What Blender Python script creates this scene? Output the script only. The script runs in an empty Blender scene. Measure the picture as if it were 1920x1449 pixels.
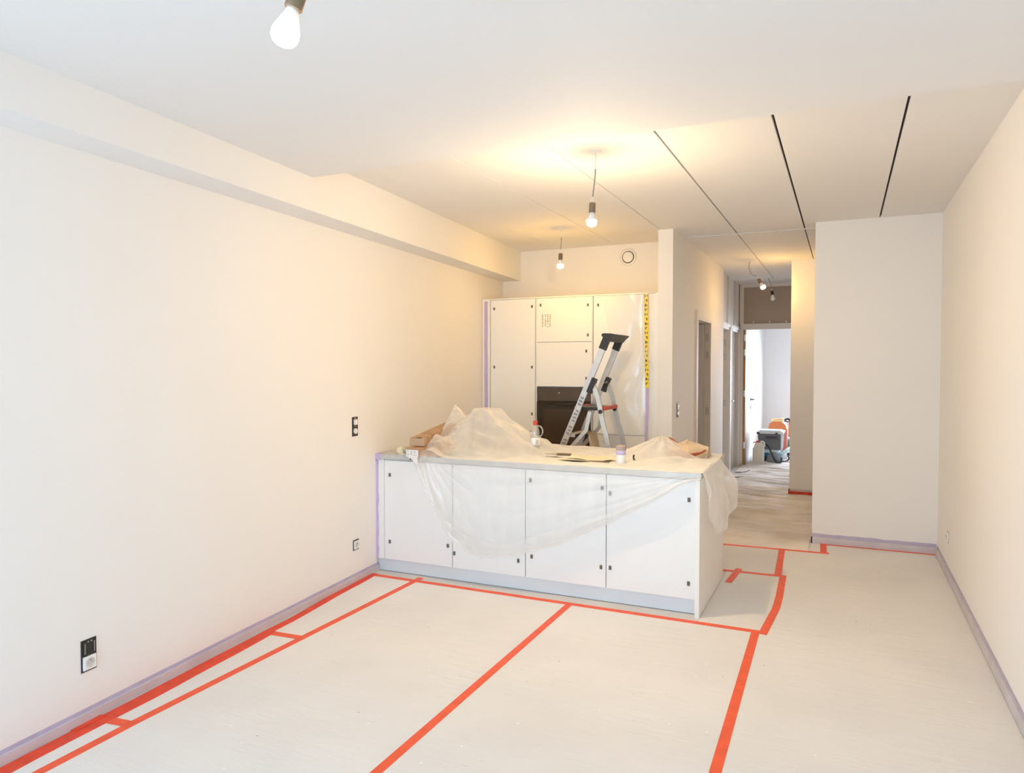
import bpy, bmesh, math, random
import numpy as np
from mathutils import Vector, Matrix, noise as mnoise

random.seed(7)
PI = math.pi
SC = bpy.context.scene
COL = SC.collection

# ------------------------------------------------------------------ camera
cd = bpy.data.cameras.new('camera'); cam = bpy.data.objects.new('camera', cd); COL.objects.link(cam)
cd.sensor_fit = 'HORIZONTAL'; cd.sensor_width = 36.0; cd.lens = 1353.0 / 1920.0 * 36.0
cd.clip_start = 0.05; cd.clip_end = 100
cam.location = (0, 0, 1.6)
cam.rotation_euler = (math.radians(90 - 1.6934), 0, math.radians(24.689))
SC.camera = cam

# ------------------------------------------------------------------ world, exposure, daylight, added fill
SC.view_settings.view_transform = 'Standard'
SC.view_settings.look = 'None'
SC.view_settings.gamma = 1.0
SC.view_settings.use_curve_mapping = False
SC.view_settings.exposure = 0.07
SC.cycles.max_bounces = 14
SC.cycles.diffuse_bounces = 8
SC.cycles.transparent_max_bounces = 16
SC.cycles.caustics_reflective = False
SC.cycles.caustics_refractive = False
SC.cycles.sample_clamp_indirect = 6.0

WINDOW_W = 100.0        # daylight through the big window behind the camera
FAR_W = 82.0           # daylight in the far room
BULB = 2150.0           # radiance of the lit bulbs
BULB_COL = (1.0, 0.715, 0.40)

world = bpy.data.worlds.new('sky'); SC.world = world; world.use_nodes = True
wn = world.node_tree.nodes; wl = world.node_tree.links
bg = wn['Background']; bg.inputs['Strength'].default_value = 0.6
bg.inputs['Color'].default_value = (0.62, 0.78, 1.0, 1)

def area(name, loc, target, sx, sy, power, color, spread=180):
    l = bpy.data.lights.new(name, 'AREA'); l.shape = 'RECTANGLE'; l.size = sx; l.size_y = sy
    l.energy = power; l.color = color; l.spread = math.radians(spread)
    o = bpy.data.objects.new(name, l); COL.objects.link(o); o.location = loc
    d = Vector(target) - Vector(loc)
    o.rotation_euler = d.to_track_quat('-Z', 'Y').to_euler()
    return o
area('daylight_front', (-1.75, -1.84, 1.25), (-1.75, 4.0, 0.2), 1.4, 2.2, WINDOW_W, (0.525, 0.77, 1.0))
area('daylight_far_end', (0.0, 15.24, 1.4), (-0.9, 11.0, 0.0), 1.5, 1.7, FAR_W, (0.80, 0.87, 1.0), 110)
area('fill_room_1', (-3.2, 8.35, 1.5), (-1.6, 8.6, 1.2), 0.8, 1.2, 5.0, (1.0, 0.93, 0.85))  # added fill so the open leaf and jamb don't go black
area('fill_room_2', (-3.2, 10.35, 1.6), (-1.0, 10.45, 0.0), 0.6, 1.2, 18.0, (0.85, 0.92, 1.0))  # added fill sent through the open door onto the hall floor

# ------------------------------------------------------------------ materials
MATS = {}
def mat(name, color, rough=0.6, var=0.0, scale=6.0, bump=0.0, bscale=60.0, metal=0.0, spec=0.5, col2=None, aniso=None, coat=0.0):
    if name in MATS: return MATS[name]
    m = bpy.data.materials.new(name); m.use_nodes = True
    nt = m.node_tree; N = nt.nodes; L = nt.links
    b = N['Principled BSDF']
    b.inputs['Roughness'].default_value = rough; b.inputs['Metallic'].default_value = metal
    b.inputs['Specular IOR Level'].default_value = spec
    b.inputs['Coat Weight'].default_value = coat
    tc = N.new('ShaderNodeTexCoord'); mp = N.new('ShaderNodeMapping')
    L.new(tc.outputs['Object'], mp.inputs['Vector'])
    if aniso: mp.inputs['Scale'].default_value = aniso
    nz = N.new('ShaderNodeTexNoise'); nz.inputs['Scale'].default_value = scale; nz.inputs['Detail'].default_value = 5
    L.new(mp.outputs['Vector'], nz.inputs['Vector'])
    c = Vector(color); c2 = Vector(col2) if col2 else c * (1 - var)
    mx = N.new('ShaderNodeMix'); mx.data_type = 'RGBA'
    mx.inputs[6].default_value = (*c, 1); mx.inputs[7].default_value = (*c2, 1)
    rp = N.new('ShaderNodeMapRange'); rp.inputs[1].default_value = 0.35; rp.inputs[2].default_value = 0.65
    L.new(nz.outputs['Fac'], rp.inputs[0]); L.new(rp.outputs[0], mx.inputs[0])
    L.new(mx.outputs[2], b.inputs['Base Color'])
    if bump > 0:
        n2 = N.new('ShaderNodeTexNoise'); n2.inputs['Scale'].default_value = bscale; n2.inputs['Detail'].default_value = 4
        L.new(mp.outputs['Vector'], n2.inputs['Vector'])
        bp = N.new('ShaderNodeBump'); bp.inputs['Strength'].default_value = bump; bp.inputs['Distance'].default_value = 0.01
        L.new(n2.outputs['Fac'], bp.inputs['Height']); L.new(bp.outputs['Normal'], b.inputs['Normal'])
    MATS[name] = m
    return m

def paper_mat(name, color, dirt_shade):
    """off-white floor protection paper: blotches, fine scuffs, dark specks and white crumbs"""
    m = bpy.data.materials.new(name); m.use_nodes = True
    nt = m.node_tree; N = nt.nodes; L = nt.links
    b = N['Principled BSDF']; b.inputs['Roughness'].default_value = 0.62; b.inputs['Specular IOR Level'].default_value = 0.35
    g = N.new('ShaderNodeNewGeometry')
    def noise(scale, detail, vec=None, rough=0.5):
        n = N.new('ShaderNodeTexNoise'); n.inputs['Scale'].default_value = scale; n.inputs['Detail'].default_value = detail
        n.inputs['Roughness'].default_value = rough
        L.new(vec or g.outputs['Position'], n.inputs['Vector']); return n
    def rng(src, a, bb, c=0.0, d=1.0):
        r = N.new('ShaderNodeMapRange'); r.inputs[1].default_value = a; r.inputs[2].default_value = bb
        r.inputs[3].default_value = c; r.inputs[4].default_value = d
        L.new(src, r.inputs[0]); return r
    def mix(fac, c1, c2):
        x = N.new('ShaderNodeMix'); x.data_type = 'RGBA'
        L.new(fac, x.inputs[0])
        if isinstance(c1, tuple): x.inputs[6].default_value = (*c1, 1)
        else: L.new(c1, x.inputs[6])
        x.inputs[7].default_value = (*c2, 1)
        return x.outputs[2]
    c = tuple(color)
    n1 = noise(1.3, 6)
    base = mix(rng(n1.outputs['Fac'], 0.38, 0.66).outputs[0], c, tuple(v * (1 - 0.09 * dirt_shade) for v in c))
    mp = N.new('ShaderNodeMapping'); mp.inputs['Scale'].default_value = (2.2, 12, 1); mp.inputs['Rotation'].default_value = (0, 0, 0.35)
    L.new(g.outputs['Position'], mp.inputs['Vector'])
    n2 = noise(1.6, 8, mp.outputs['Vector'], 0.62)
    base = mix(rng(n2.outputs['Fac'], 0.60, 0.74, 0, 0.45 * dirt_shade).outputs[0], base, tuple(v * 0.82 for v in c))  # streaks: mottled tone, plus wrinkle shade on the hall paper
    # scuffs: short dark scratches that gather in a few patches
    mp2 = N.new('ShaderNodeMapping'); mp2.inputs['Scale'].default_value = (14, 60, 1); mp2.inputs['Rotation'].default_value = (0, 0, -0.5)
    L.new(g.outputs['Position'], mp2.inputs['Vector'])
    n3 = noise(1.0, 3, mp2.outputs['Vector'])
    patch = rng(noise(1.1, 2).outputs['Fac'], 0.50, 0.68)
    mul = N.new('ShaderNodeMath'); mul.operation = 'MULTIPLY'
    L.new(rng(n3.outputs['Fac'], 0.66, 0.74, 0, 0.8).outputs[0], mul.inputs[0]); L.new(patch.outputs[0], mul.inputs[1])
    base = mix(mul.outputs[0], base, tuple(v * 0.62 for v in c))
    # crumbs
    v = N.new('ShaderNodeTexVoronoi'); v.inputs['Scale'].default_value = 11.0
    L.new(g.outputs['Position'], v.inputs['Vector'])
    sep = N.new('ShaderNodeSeparateColor'); L.new(v.outputs['Color'], sep.inputs[0])
    sel = rng(sep.outputs[0], 0.80, 0.801)
    dot = rng(v.outputs['Distance'], 0.050, 0.035)
    m2 = N.new('ShaderNodeMath'); m2.operation = 'MULTIPLY'; L.new(sel.outputs[0], m2.inputs[0]); L.new(dot.outputs[0], m2.inputs[1])
    base = mix(m2.outputs[0], base, (0.20, 0.18, 0.16))
    sel2 = rng(sep.outputs[1], 0.72, 0.721)
    dot2 = rng(v.outputs['Distance'], 0.075, 0.05)
    m3 = N.new('ShaderNodeMath'); m3.operation = 'MULTIPLY'; L.new(sel2.outputs[0], m3.inputs[0]); L.new(dot2.outputs[0], m3.inputs[1])
    base = mix(m3.outputs[0], base, (0.86, 0.86, 0.84))
    L.new(base, b.inputs['Base Color'])
    bp = N.new('ShaderNodeBump'); bp.inputs['Strength'].default_value = 0.18; bp.inputs['Distance'].default_value = 0.02
    L.new(n2.outputs['Fac'], bp.inputs['Height']); L.new(bp.outputs['Normal'], b.inputs['Normal'])
    MATS[name] = m
    return m

def film_mat(name, color, opac, opac2, gloss=0.12):
    """thin milky polythene film"""
    m = bpy.data.materials.new(name); m.use_nodes = True
    nt = m.node_tree; N = nt.nodes; L = nt.links
    for n in list(N): N.remove(n)
    out = N.new('ShaderNodeOutputMaterial')
    dif = N.new('ShaderNodeBsdfDiffuse'); dif.inputs['Color'].default_value = (*color, 1)
    trl = N.new('ShaderNodeBsdfTranslucent'); trl.inputs['Color'].default_value = (*color, 1)
    gls = N.new('ShaderNodeBsdfGlossy'); gls.inputs['Roughness'].default_value = 0.22
    tr = N.new('ShaderNodeBsdfTransparent')
    a = N.new('ShaderNodeMixShader'); a.inputs[0].default_value = 0.42
    L.new(dif.outputs[0], a.inputs[1]); L.new(trl.outputs[0], a.inputs[2])
    tc = N.new('ShaderNodeTexCoord')
    nz = N.new('ShaderNodeTexNoise'); nz.inputs['Scale'].default_value = 3; nz.inputs['Detail'].default_value = 3
    mp = N.new('ShaderNodeMapping'); mp.inputs['Scale'].default_value = (1.6, 1.6, 0.55)
    L.new(tc.outputs['Object'], mp.inputs[0]); L.new(mp.outputs[0], nz.inputs['Vector'])
    lw = N.new('ShaderNodeLayerWeight'); lw.inputs['Blend'].default_value = 0.42
    r = N.new('ShaderNodeMapRange'); r.inputs[1].default_value = 0.12; r.inputs[2].default_value = 0.82
    r.inputs[3].default_value = opac; r.inputs[4].default_value = opac2
    L.new(lw.outputs['Facing'], r.inputs[0])
    r0 = r
    r = N.new('ShaderNodeMath'); r.operation = 'MULTIPLY_ADD'; r.use_clamp = True      # faint cloudiness
    r.inputs[1].default_value = 0.16; L.new(nz.outputs['Fac'], r.inputs[0])
    sb = N.new('ShaderNodeMath'); sb.operation = 'SUBTRACT'; sb.inputs[1].default_value = 0.08
    L.new(r0.outputs[0], sb.inputs[0]); L.new(sb.outputs[0], r.inputs[2])
    b = N.new('ShaderNodeMixShader'); L.new(r.outputs[0], b.inputs[0]); L.new(tr.outputs[0], b.inputs[1]); L.new(a.outputs[0], b.inputs[2])
    c = N.new('ShaderNodeMixShader'); c.inputs[0].default_value = gloss
    L.new(b.outputs[0], c.inputs[1]); L.new(gls.outputs[0], c.inputs[2])
    n2 = N.new('ShaderNodeTexNoise'); n2.inputs['Scale'].default_value = 14; n2.inputs['Detail'].default_value = 3
    L.new(mp.outputs[0], n2.inputs['Vector'])
    bp = N.new('ShaderNodeBump'); bp.inputs['Strength'].default_value = 0.12; bp.inputs['Distance'].default_value = 0.01
    L.new(n2.outputs['Fac'], bp.inputs['Height'])
    for s in (dif, trl, gls): L.new(bp.outputs[0], s.inputs['Normal'])
    L.new(c.outputs[0], out.inputs[0])
    MATS[name] = m
    return m

def emit_mat(name, color, strength):
    m = bpy.data.materials.new(name); m.use_nodes = True
    b = m.node_tree.nodes['Principled BSDF']
    b.inputs['Base Color'].default_value = (0.9, 0.88, 0.8, 1)
    b.inputs['Emission Color'].default_value = (*color, 1)
    b.inputs['Emission Strength'].default_value = strength
    MATS[name] = m
    return m

WALL = mat('wall_paint', (0.84, 0.83, 0.815), 0.75, 0.02, 0.9, 0.04, 180)
CEIL = mat('ceiling_paint', (0.80, 0.79, 0.775), 0.8, 0.015, 0.8, 0.03, 150)
GAP = mat('dark_void', (0.035, 0.03, 0.03), 0.9, 0.1, 5)
FLOORB = mat('screed', (0.64, 0.63, 0.62), 0.8, 0.1, 3)
PAPER = paper_mat('floor_paper', (0.765, 0.75, 0.735), 0.8)
HALLP = paper_mat('hall_paper', (0.86, 0.81, 0.76), 3.4)  # stronger streaks put the shading of the wrinkles into the colour
LACQ = mat('white_lacquer', (0.86, 0.87, 0.87), 0.33, 0.015, 2.0)
LACQE = mat('white_edge', (0.87, 0.87, 0.85), 0.4, 0.02, 3.0)
CARC = mat('white_carcass', (0.78, 0.78, 0.76), 0.5, 0.03, 3.0)
PLINTH = mat('plinth_film', (0.74, 0.79, 0.83), 0.4, 0.03, 4.0)
STONE = mat('worktop_grey', (0.55, 0.56, 0.55), 0.45, 0.12, 30, 0.03, 90)
ORANGE = mat('orange_tape', (0.88, 0.105, 0.033), 0.5, 0.14, 14, 0.05, 50)
ORANGE2 = mat('orange_tape_double', (0.80, 0.062, 0.018), 0.5, 0.18, 16, 0.06, 50)
PURPLE = mat('purple_tape', (0.57, 0.47, 0.76), 0.6, 0.10, 12, 0.05, 60)
PURPLEB = mat('purple_tape_pale', (0.52, 0.46, 0.62), 0.6, 0.12, 12)
GREYP = mat('mauve_grey_film', (0.61, 0.59, 0.63), 0.55, 0.12, 5, 0.08, 25)
YELLOW = mat('yellow_tape', (0.90, 0.70, 0.06), 0.5, 0.10, 14)
INK = mat('black_ink', (0.05, 0.04, 0.03), 0.6, 0.2, 30)
INKP = mat('faded_ink', (0.30, 0.24, 0.14), 0.7, 0.2, 30)
PAD = mat('corner_pad_brown', (0.19, 0.16, 0.13), 0.7, 0.3, 90)
ALU = mat('aluminium', (0.58, 0.57, 0.55), 0.42, 0.10, 20, 0.03, 90, metal=0.75)
BLACK = mat('black_plastic', (0.015, 0.014, 0.013), 0.45, 0.2, 20)
REDP = mat('red_plastic', (0.55, 0.06, 0.03), 0.45, 0.15, 20)
OVENG = mat('oven_glass', (0.030, 0.018, 0.010), 0.16, 0.2, 4)
OVENP = mat('oven_panel', (0.085, 0.065, 0.05), 0.32, 0.25, 6)
CARD = mat('cardboard', (0.47, 0.30, 0.175), 0.8, 0.16, 9, 0.08, 70)
CARDL = mat('cardboard_light', (0.56, 0.40, 0.26), 0.8, 0.14, 9, 0.08, 70)
WPAPER = mat('white_paper', (0.82, 0.82, 0.83), 0.7, 0.04, 8)
CREAM = mat('cream_paper', (0.80, 0.72, 0.52), 0.7, 0.12, 14, 0.1, 40)
FILM = film_mat('polythene', (0.97, 0.965, 0.95), 0.33, 0.96, 0.04)
FILMT = film_mat('polythene_on_doors', (0.97, 0.96, 0.94), 0.20, 0.97, 0.06)
BAGM = mat('crumpled_bag', (0.62, 0.42, 0.31), 0.55, 0.22, 8, 0.25, 35)
HOLDER = mat('bronze_bakelite', (0.20, 0.145, 0.09), 0.45, 0.15, 20)
CABLE = mat('grey_cable', (0.30, 0.29, 0.28), 0.6, 0.1, 20)
WHITEP = mat('white_plastic', (0.85, 0.85, 0.84), 0.38, 0.03, 10)
GLOW = emit_mat('lit_bulb', BULB_COL, BULB)
GLOW_WEAK = emit_mat('lit_bulb_low', (1.0, 0.72, 0.34), 24.0)
GLOW_HALL = emit_mat('lit_bulb_hall', (1.0, 0.58, 0.17), 380.0)
GLOW_MID = emit_mat('lit_bulb_mid', (1.0, 0.53, 0.07), 480.0)
OPAL = mat('opal_bulb', (0.80, 0.79, 0.77), 0.3, 0.03, 5)
DOORM = mat('primed_door', (0.62, 0.58, 0.55), 0.55, 0.04, 3)
FRAMEM = mat('door_frame_paint', (0.70, 0.655, 0.60), 0.55, 0.04, 3)
MDF = mat('brown_panel', (0.40, 0.315, 0.245), 0.7, 0.05, 3)
PLY = mat('raw_ply', (0.44, 0.24, 0.10), 0.65, 0.25, 6, aniso=(8, 8, 1))
STEEL = mat('brushed_steel', (0.55, 0.54, 0.52), 0.35, 0.1, 20, metal=0.9)
CRATEM = mat('grey_tub', (0.16, 0.16, 0.18), 0.5, 0.1, 8)
LIDM = mat('pale_grey_lid', (0.62, 0.66, 0.67), 0.45, 0.05, 8)
HDPE = mat('milky_can', (0.74, 0.75, 0.68), 0.45, 0.05, 5)
ORCASE = mat('orange_case', (0.60, 0.17, 0.05), 0.45, 0.12, 7)
RUST = mat('red_brown_case', (0.42, 0.12, 0.08), 0.5, 0.12, 7)
TEAL = mat('teal_plastic', (0.13, 0.32, 0.35), 0.45, 0.1, 8)
PTEAL = mat('pale_teal', (0.60, 0.76, 0.76), 0.4, 0.06, 8)
BLUE = mat('blue_plastic', (0.02, 0.15, 0.42), 0.45, 0.1, 8)
NAVY = mat('dark_grey_rubber', (0.04, 0.05, 0.065), 0.6, 0.15, 8)
CLEAR = film_mat('clear_bottle', (0.85, 0.84, 0.80), 0.22, 0.34, 0.16)

# ------------------------------------------------------------------ mesh helpers
def box(bm, x0, x1, y0, y1, z0, z1, M=None, bev=0.0):
    vs = [bm.verts.new(p) for p in ((x0,y0,z0),(x1,y0,z0),(x1,y1,z0),(x0,y1,z0),(x0,y0,z1),(x1,y0,z1),(x1,y1,z1),(x0,y1,z1))]
    fs = [bm.faces.new([vs[i] for i in q]) for q in ((0,3,2,1),(4,5,6,7),(0,1,5,4),(1,2,6,5),(2,3,7,6),(3,0,4,7))]
    if bev > 0:
        es = list({e for f in fs for e in f.edges})
        r = bmesh.ops.bevel(bm, geom=es, offset=bev, segments=2, affect='EDGES', profile=0.5)
        vs = list({v for v in vs if v.is_valid} | set(r['verts']))
    if M is not None: bmesh.ops.transform(bm, matrix=M, verts=[v for v in vs if v.is_valid])

def prism(bm, pts, z0, z1, M=None):
    a = [bm.verts.new((p[0], p[1], z0)) for p in pts]; b = [bm.verts.new((p[0], p[1], z1)) for p in pts]
    bm.faces.new(a[::-1]); bm.faces.new(b); n = len(pts)
    for i in range(n): bm.faces.new((a[i], a[(i+1) % n], b[(i+1) % n], b[i]))
    if M is not None: bmesh.ops.transform(bm, matrix=M, verts=a + b)

def lathe(bm, prof, seg=24, M=None):
    rings = []; allv = []
    for r, z in prof:
        if r < 1e-6: v = bm.verts.new((0, 0, z)); rings.append([v]); allv.append(v)
        else:
            ring = [bm.verts.new((r*math.cos(2*PI*i/seg), r*math.sin(2*PI*i/seg), z)) for i in range(seg)]
            rings.append(ring); allv += ring
    for a, b in zip(rings, rings[1:]):
        for i in range(seg):
            j = (i+1) % seg
            if len(a) == 1 and len(b) == 1: continue
            if len(a) == 1: bm.faces.new((a[0], b[j], b[i]))
            elif len(b) == 1: bm.faces.new((a[i], a[j], b[0]))
            else: bm.faces.new((a[i], a[j], b[j], b[i]))
    if M is not None: bmesh.ops.transform(bm, matrix=M, verts=allv)

def tube(bm, pts, r, seg=8, sx=None, side=None):
    """round tube, or with sx a flat bar (half sizes r, sx) whose r-side follows the vector side"""
    pts = [Vector(p) for p in pts]; rings = []
    for i, p in enumerate(pts):
        t = (pts[min(i+1, len(pts)-1)] - pts[max(i-1, 0)]).normalized()
        u = Vector(side) if side else (Vector((0,0,1)) if abs(t.z) < 0.9 else Vector((1,0,0)))
        u = (u - t*u.dot(t)).normalized(); w = t.cross(u)
        if sx is None: ring = [bm.verts.new(p + u*(r*math.cos(2*PI*k/seg)) + w*(r*math.sin(2*PI*k/seg))) for k in range(seg)]
        else: ring = [bm.verts.new(p + u*(a*r) + w*(b*sx)) for a, b in ((1,1),(-1,1),(-1,-1),(1,-1))]
        rings.append(ring)
    n = len(rings[0])
    for a, b in zip(rings, rings[1:]):
        for k in range(n): bm.faces.new((a[k], a[(k+1) % n], b[(k+1) % n], b[k]))
    bm.faces.new(rings[0][::-1]); bm.faces.new(rings[-1])

def smooth(pts, n=8):
    """Catmull-Rom through points"""
    P = [Vector(p) for p in pts]; P = [2*P[0]-P[1]] + P + [2*P[-1]-P[-2]]; out = []
    for i in range(1, len(P)-2):
        for k in range(n):
            t = k/n; a, b, c, d = P[i-1:i+3]
            out.append(0.5*((2*b) + (c-a)*t + (2*a-5*b+4*c-d)*t*t + (3*b-a-3*c+d)*t**3))
    out.append(P[-2]); return out

def link(name, bm, m, parent=None, sm=False, loc=None):
    me = bpy.data.meshes.new(name)
    bmesh.ops.recalc_face_normals(bm, faces=bm.faces)
    bm.to_mesh(me); bm.free()
    me.materials.append(m)
    if sm:
        for p in me.polygons: p.use_smooth = True
    o = bpy.data.objects.new(name, me); COL.objects.link(o)
    if parent is not None: o.parent = parent
    if loc is not None: o.location = loc
    return o

def grid(name, P, m, parent=None, sm=True):
    """P: (nu, nv, 3) array"""
    nu, nv = P.shape[:2]
    me = bpy.data.meshes.new(name)
    idx = np.arange(nu*nv).reshape(nu, nv)
    q = np.stack([idx[:-1,:-1], idx[1:,:-1], idx[1:,1:], idx[:-1,1:]], -1).reshape(-1, 4)
    me.from_pydata(P.reshape(-1, 3).tolist(), [], q.tolist()); me.materials.append(m)
    if sm: me.polygons.foreach_set('use_smooth', [True]*len(me.polygons))
    me.update()
    o = bpy.data.objects.new(name, me); COL.objects.link(o)
    if parent is not None: o.parent = parent
    return o

def tag(o, label, cat, group=None):
    o['label'] = label; o['category'] = cat
    if group: o['group'] = group
    return o
def thing(name, label, cat, loc=(0,0,0), group=None):
    o = bpy.data.objects.new(name, None); COL.objects.link(o); o.location = loc; o.empty_display_size = 0.05
    return tag(o, label, cat, group)
def struct(o): o['kind'] = 'structure'; return o
def wall(name, boxes, m=WALL, parent=None):
    bm = bmesh.new()
    for b in boxes: box(bm, *b)
    o = link(name, bm, m, parent)
    return struct(o) if parent is None else o
def part(name, m, parent, *boxes, bev=0.0):
    bm = bmesh.new()
    for b in boxes: box(bm, *b, bev=bev)
    return link(name, bm, m, parent)
def T(x, y, z): return Matrix.Translation((x, y, z))
def R(a, ax): return Matrix.Rotation(math.radians(a), 4, ax)

def fbm(x, y, oct=4, seed=0.0):
    return mnoise.fractal(Vector((x, y, seed)), 1.0, 2.0, oct)
def ridge(x, y, seed=0.0, oct=3):
    s = 0; a = 1; f = 1
    for k in range(oct):
        s += a*(1 - abs(mnoise.noise(Vector((x*f, y*f, seed + 7*k))))*2.2); a *= 0.5; f *= 2.1
    return s/1.75

CZ = 2.87      # kitchen ceiling
LZ = 2.75      # lowered ceiling in the front part
def wx(y): return -3.04 - 0.0858*(y - 1.72)       # left wall, 4.9 degrees off the grid

# ------------------------------------------------------------------ the room
wall('floor', [(-4.2, 2.3, -2.2, 15.6, -0.1, 0.0)], FLOORB)
# left wall (skew)
bm = bmesh.new(); prism(bm, [(wx(-1.9), -1.9), (wx(7.6), 7.6), (wx(7.6)-0.15, 7.6), (wx(-1.9)-0.15, -1.9)], 0, 3.0); struct(link('wall_left', bm, WALL))
bm = bmesh.new(); prism(bm, [(wx(-1.9)-.01, -1.9), (wx(-1.9)+0.222, -1.9), (wx(7.45)+0.222, 7.45), (wx(7.45)-.01, 7.45)], 2.545, 2.95)
o = struct(link('beam', bm, WALL)); o['label'] = 'boxed-in beam running along the top of the left wall'
wall('wall_right', [(0.735, 0.9, -1.9, 7.1, 0, 3.0)])
wall('wall_back', [(-3.75, -1.6, 7.43, 7.56, 0, 3.0)])
# front wall behind the camera, with the big window the daylight comes through
wall('wall_front', [(-2.95, -2.55, -2.0, -1.87, 0, 3.0), (-0.95, 0.9, -2.0, -1.87, 0, 3.0), (-2.55, -0.95, -2.0, -1.87, 2.4, 3.0), (-2.55, -0.95, -2.0, -1.87, 0, 0.08)])
w1 = wall('window_1', [(-2.55, -2.47, -1.98, -1.90, 0.08, 2.4), (-1.03, -0.95, -1.98, -1.90, 0.08, 2.4), (-2.47, -1.03, -1.98, -1.90, 2.33, 2.4), (-2.47, -1.03, -1.98, -1.90, 0.08, 0.15)], WHITEP)
# partition kitchen / hall with door opening 1
wall('wall_hall_left', [(-1.60, -1.46, 6.77, 8.03, 0, 3.0), (-1.60, -1.46, 8.03, 8.90, 2.12, 3.0), (-1.60, -1.46, 8.90, 9.90, 0, 3.0),
                        (-1.66, -1.52, 9.90, 10.02, 0, 3.0), (-1.66, -1.52, 10.02, 10.86, 2.12, 3.0), (-1.66, -1.52, 10.86, 11.04, 0, 3.0),
                        (-1.66, -1.52, 11.04, 11.86, 2.12, 3.0), (-1.66, -1.52, 11.86, 12.05, 0, 3.0)])
wall('wall_room_behind', [(-3.4, -3.25, 7.56, 12.1, 0, 3.0), (-3.3, -1.66, 9.75, 9.88, 0, 3.0), (-3.3, -1.66, 11.9, 12.04, 0, 3.0), (-3.3, -1.66, 10.90, 11.0, 0, 3.0)])
# block between hall and right wall, and the pier further back
wall('wall_hall_right', [(-0.244, 0.9, 7.0, 9.4, 0, 3.0)])
wall('wall_pier', [(-0.590, 0.9, 9.40, 9.75, 0, 3.0), (-0.44, 0.9, 9.75, 12.05, 0, 3.0)])
wall('wall_end', [(-1.66, -1.448, 11.92, 12.05, 2.20, 3.0), (-1.448, -0.44, 11.92, 12.05, 2.24, 3.0), (-0.52, -0.44, 11.92, 12.05, 0, 2.24)], MDF)
# far room
wall('wall_far_left', [(-1.60, -1.445, 12.05, 15.4, 0, 3.0)])
wall('wall_far_end', [(-1.6, -0.75, 15.3, 15.45, 0, 3.0), (0.75, 2.3, 15.3, 15.45, 0, 3.0), (-0.75, 0.75, 15.3, 15.45, 0, 0.45), (-0.75, 0.75, 15.3, 15.45, 2.25, 3.0)])
wall('window_2', [(-0.75, -0.68, 15.32, 15.39, 0.45, 2.25), (0.68, 0.75, 15.32, 15.39, 0.45, 2.25), (-0.68, 0.68, 15.32, 15.39, 0.45, 0.52), (-0.68, 0.68, 15.32, 15.39, 2.18, 2.25)], WHITEP)
wall('wall_far_right', [(2.12, 2.3, 12.05, 15.4, 0, 3.0)])
wall('wall_far_front', [(0.9, 2.3, 11.9, 12.05, 0, 3.0)])

# ceilings: dark backing slab with separate panels below it; lowered plaster ceiling in front
ceil = wall('ceiling', [(-3.75, 2.3, 3.4, 15.45, CZ+0.018, 3.05)], GAP)
wall('ceiling.001', [(-3.2, 0.9, -2.0, 3.545, LZ, 3.02)], CEIL)
def panel(x0, x1, y0, y1):
    bm = bmesh.new(); box(bm, x0, x1, y0, y1, CZ, CZ+0.0185, bev=0.0025); link('ceiling_panel', bm, CEIL, ceil)
joints = [(-2.82, .0012), (-2.20, .0026), (-1.58, .003), (-0.952, .0055), (-0.346, .0065), (0.267, .0065)]
xs = [(-3.75, 0)] + joints + [(0.9, 0)]
for (a, ga), (b, gb) in zip(xs, xs[1:]): panel(a+ga, b-gb, 3.4, 7.262)
panel(-3.75, -1.46, 7.262, 7.6)
for (a, ga), (b, gb) in zip([(-1.7, 0), joints[3], joints[4]], [joints[3], joints[4], (0.9, 0)]): panel(a+ga*.7, b-gb*.7, 7.282, 11.25)
panel(-1.7, 0.9, 11.262, 12.06); panel(-1.7, 2.3, 12.061, 15.45)
part('batten', CEIL, ceil, (-1.46, -0.244, 7.272, 7.292, CZ-0.006, CZ+0.004))

# skirting boards wrapped in film, with a purple tape line on top
bm = bmesh.new(); prism(bm, [(wx(-1.8)-.01, -1.8), (wx(-1.8)+.014, -1.8), (wx(4.68)+.014, 4.68), (wx(4.68)-.01, 4.68)], 0, .044); struct(link('baseboard_left', bm, GREYP))
wall('baseboard_right', [(0.721, 0.74, -1.8, 7.0, 0, .062)], GREYP)
wall('baseboard_back', [(-0.250, 0.735, 6.986, 7.005, 0, .060), (-0.256, -0.24, 6.986, 9.40, 0, .060)], GREYP)
wall('baseboard_pier', [(-0.598, -0.24, 9.388, 9.41, 0, .088), (-0.598, -0.585, 9.388, 9.75, 0, .088)], GREYP)

def wavy_strip(pts, normal, up, half, m, name, amp=0.004, thick=0.0012, parent=None, seed=0, n=40):
    """tape stuck on a wall: follows pts, ragged width, real thickness"""
    A = Vector(pts[0]); B = Vector(pts[1]); nrm = Vector(normal).normalized(); up = Vector(up).normalized()
    bm = bmesh.new(); rows = []
    for i in range(n+1):
        t = i/n; p = A.lerp(B, t)
        hu = half + amp*mnoise.noise(Vector((t*9, seed, 0))); hd = half + amp*0.6*mnoise.noise(Vector((t*9, seed+5, 3)))
        rows.append([bm.verts.new(p + up*hu), bm.verts.new(p - up*hd), bm.verts.new(p - up*hd + nrm*thick), bm.verts.new(p + up*hu + nrm*thick)])
    for a, b in zip(rows, rows[1:]):
        for k in range(4): bm.faces.new((a[k], a[(k+1) % 4], b[(k+1) % 4], b[k]))
    bm.faces.new(rows[0]); bm.faces.new(rows[-1][::-1])
    return link(name, bm, m, parent)
nl = Vector((1, .0858, 0)).normalized()
o = wavy_strip(((wx(-1.5)+.0005, -1.5, .051), (wx(4.66)+.0005, 4.66, .051)), nl, (0,0,1), .011, PURPLEB, 'masking_tape', seed=1, amp=.006, n=120)
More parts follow.
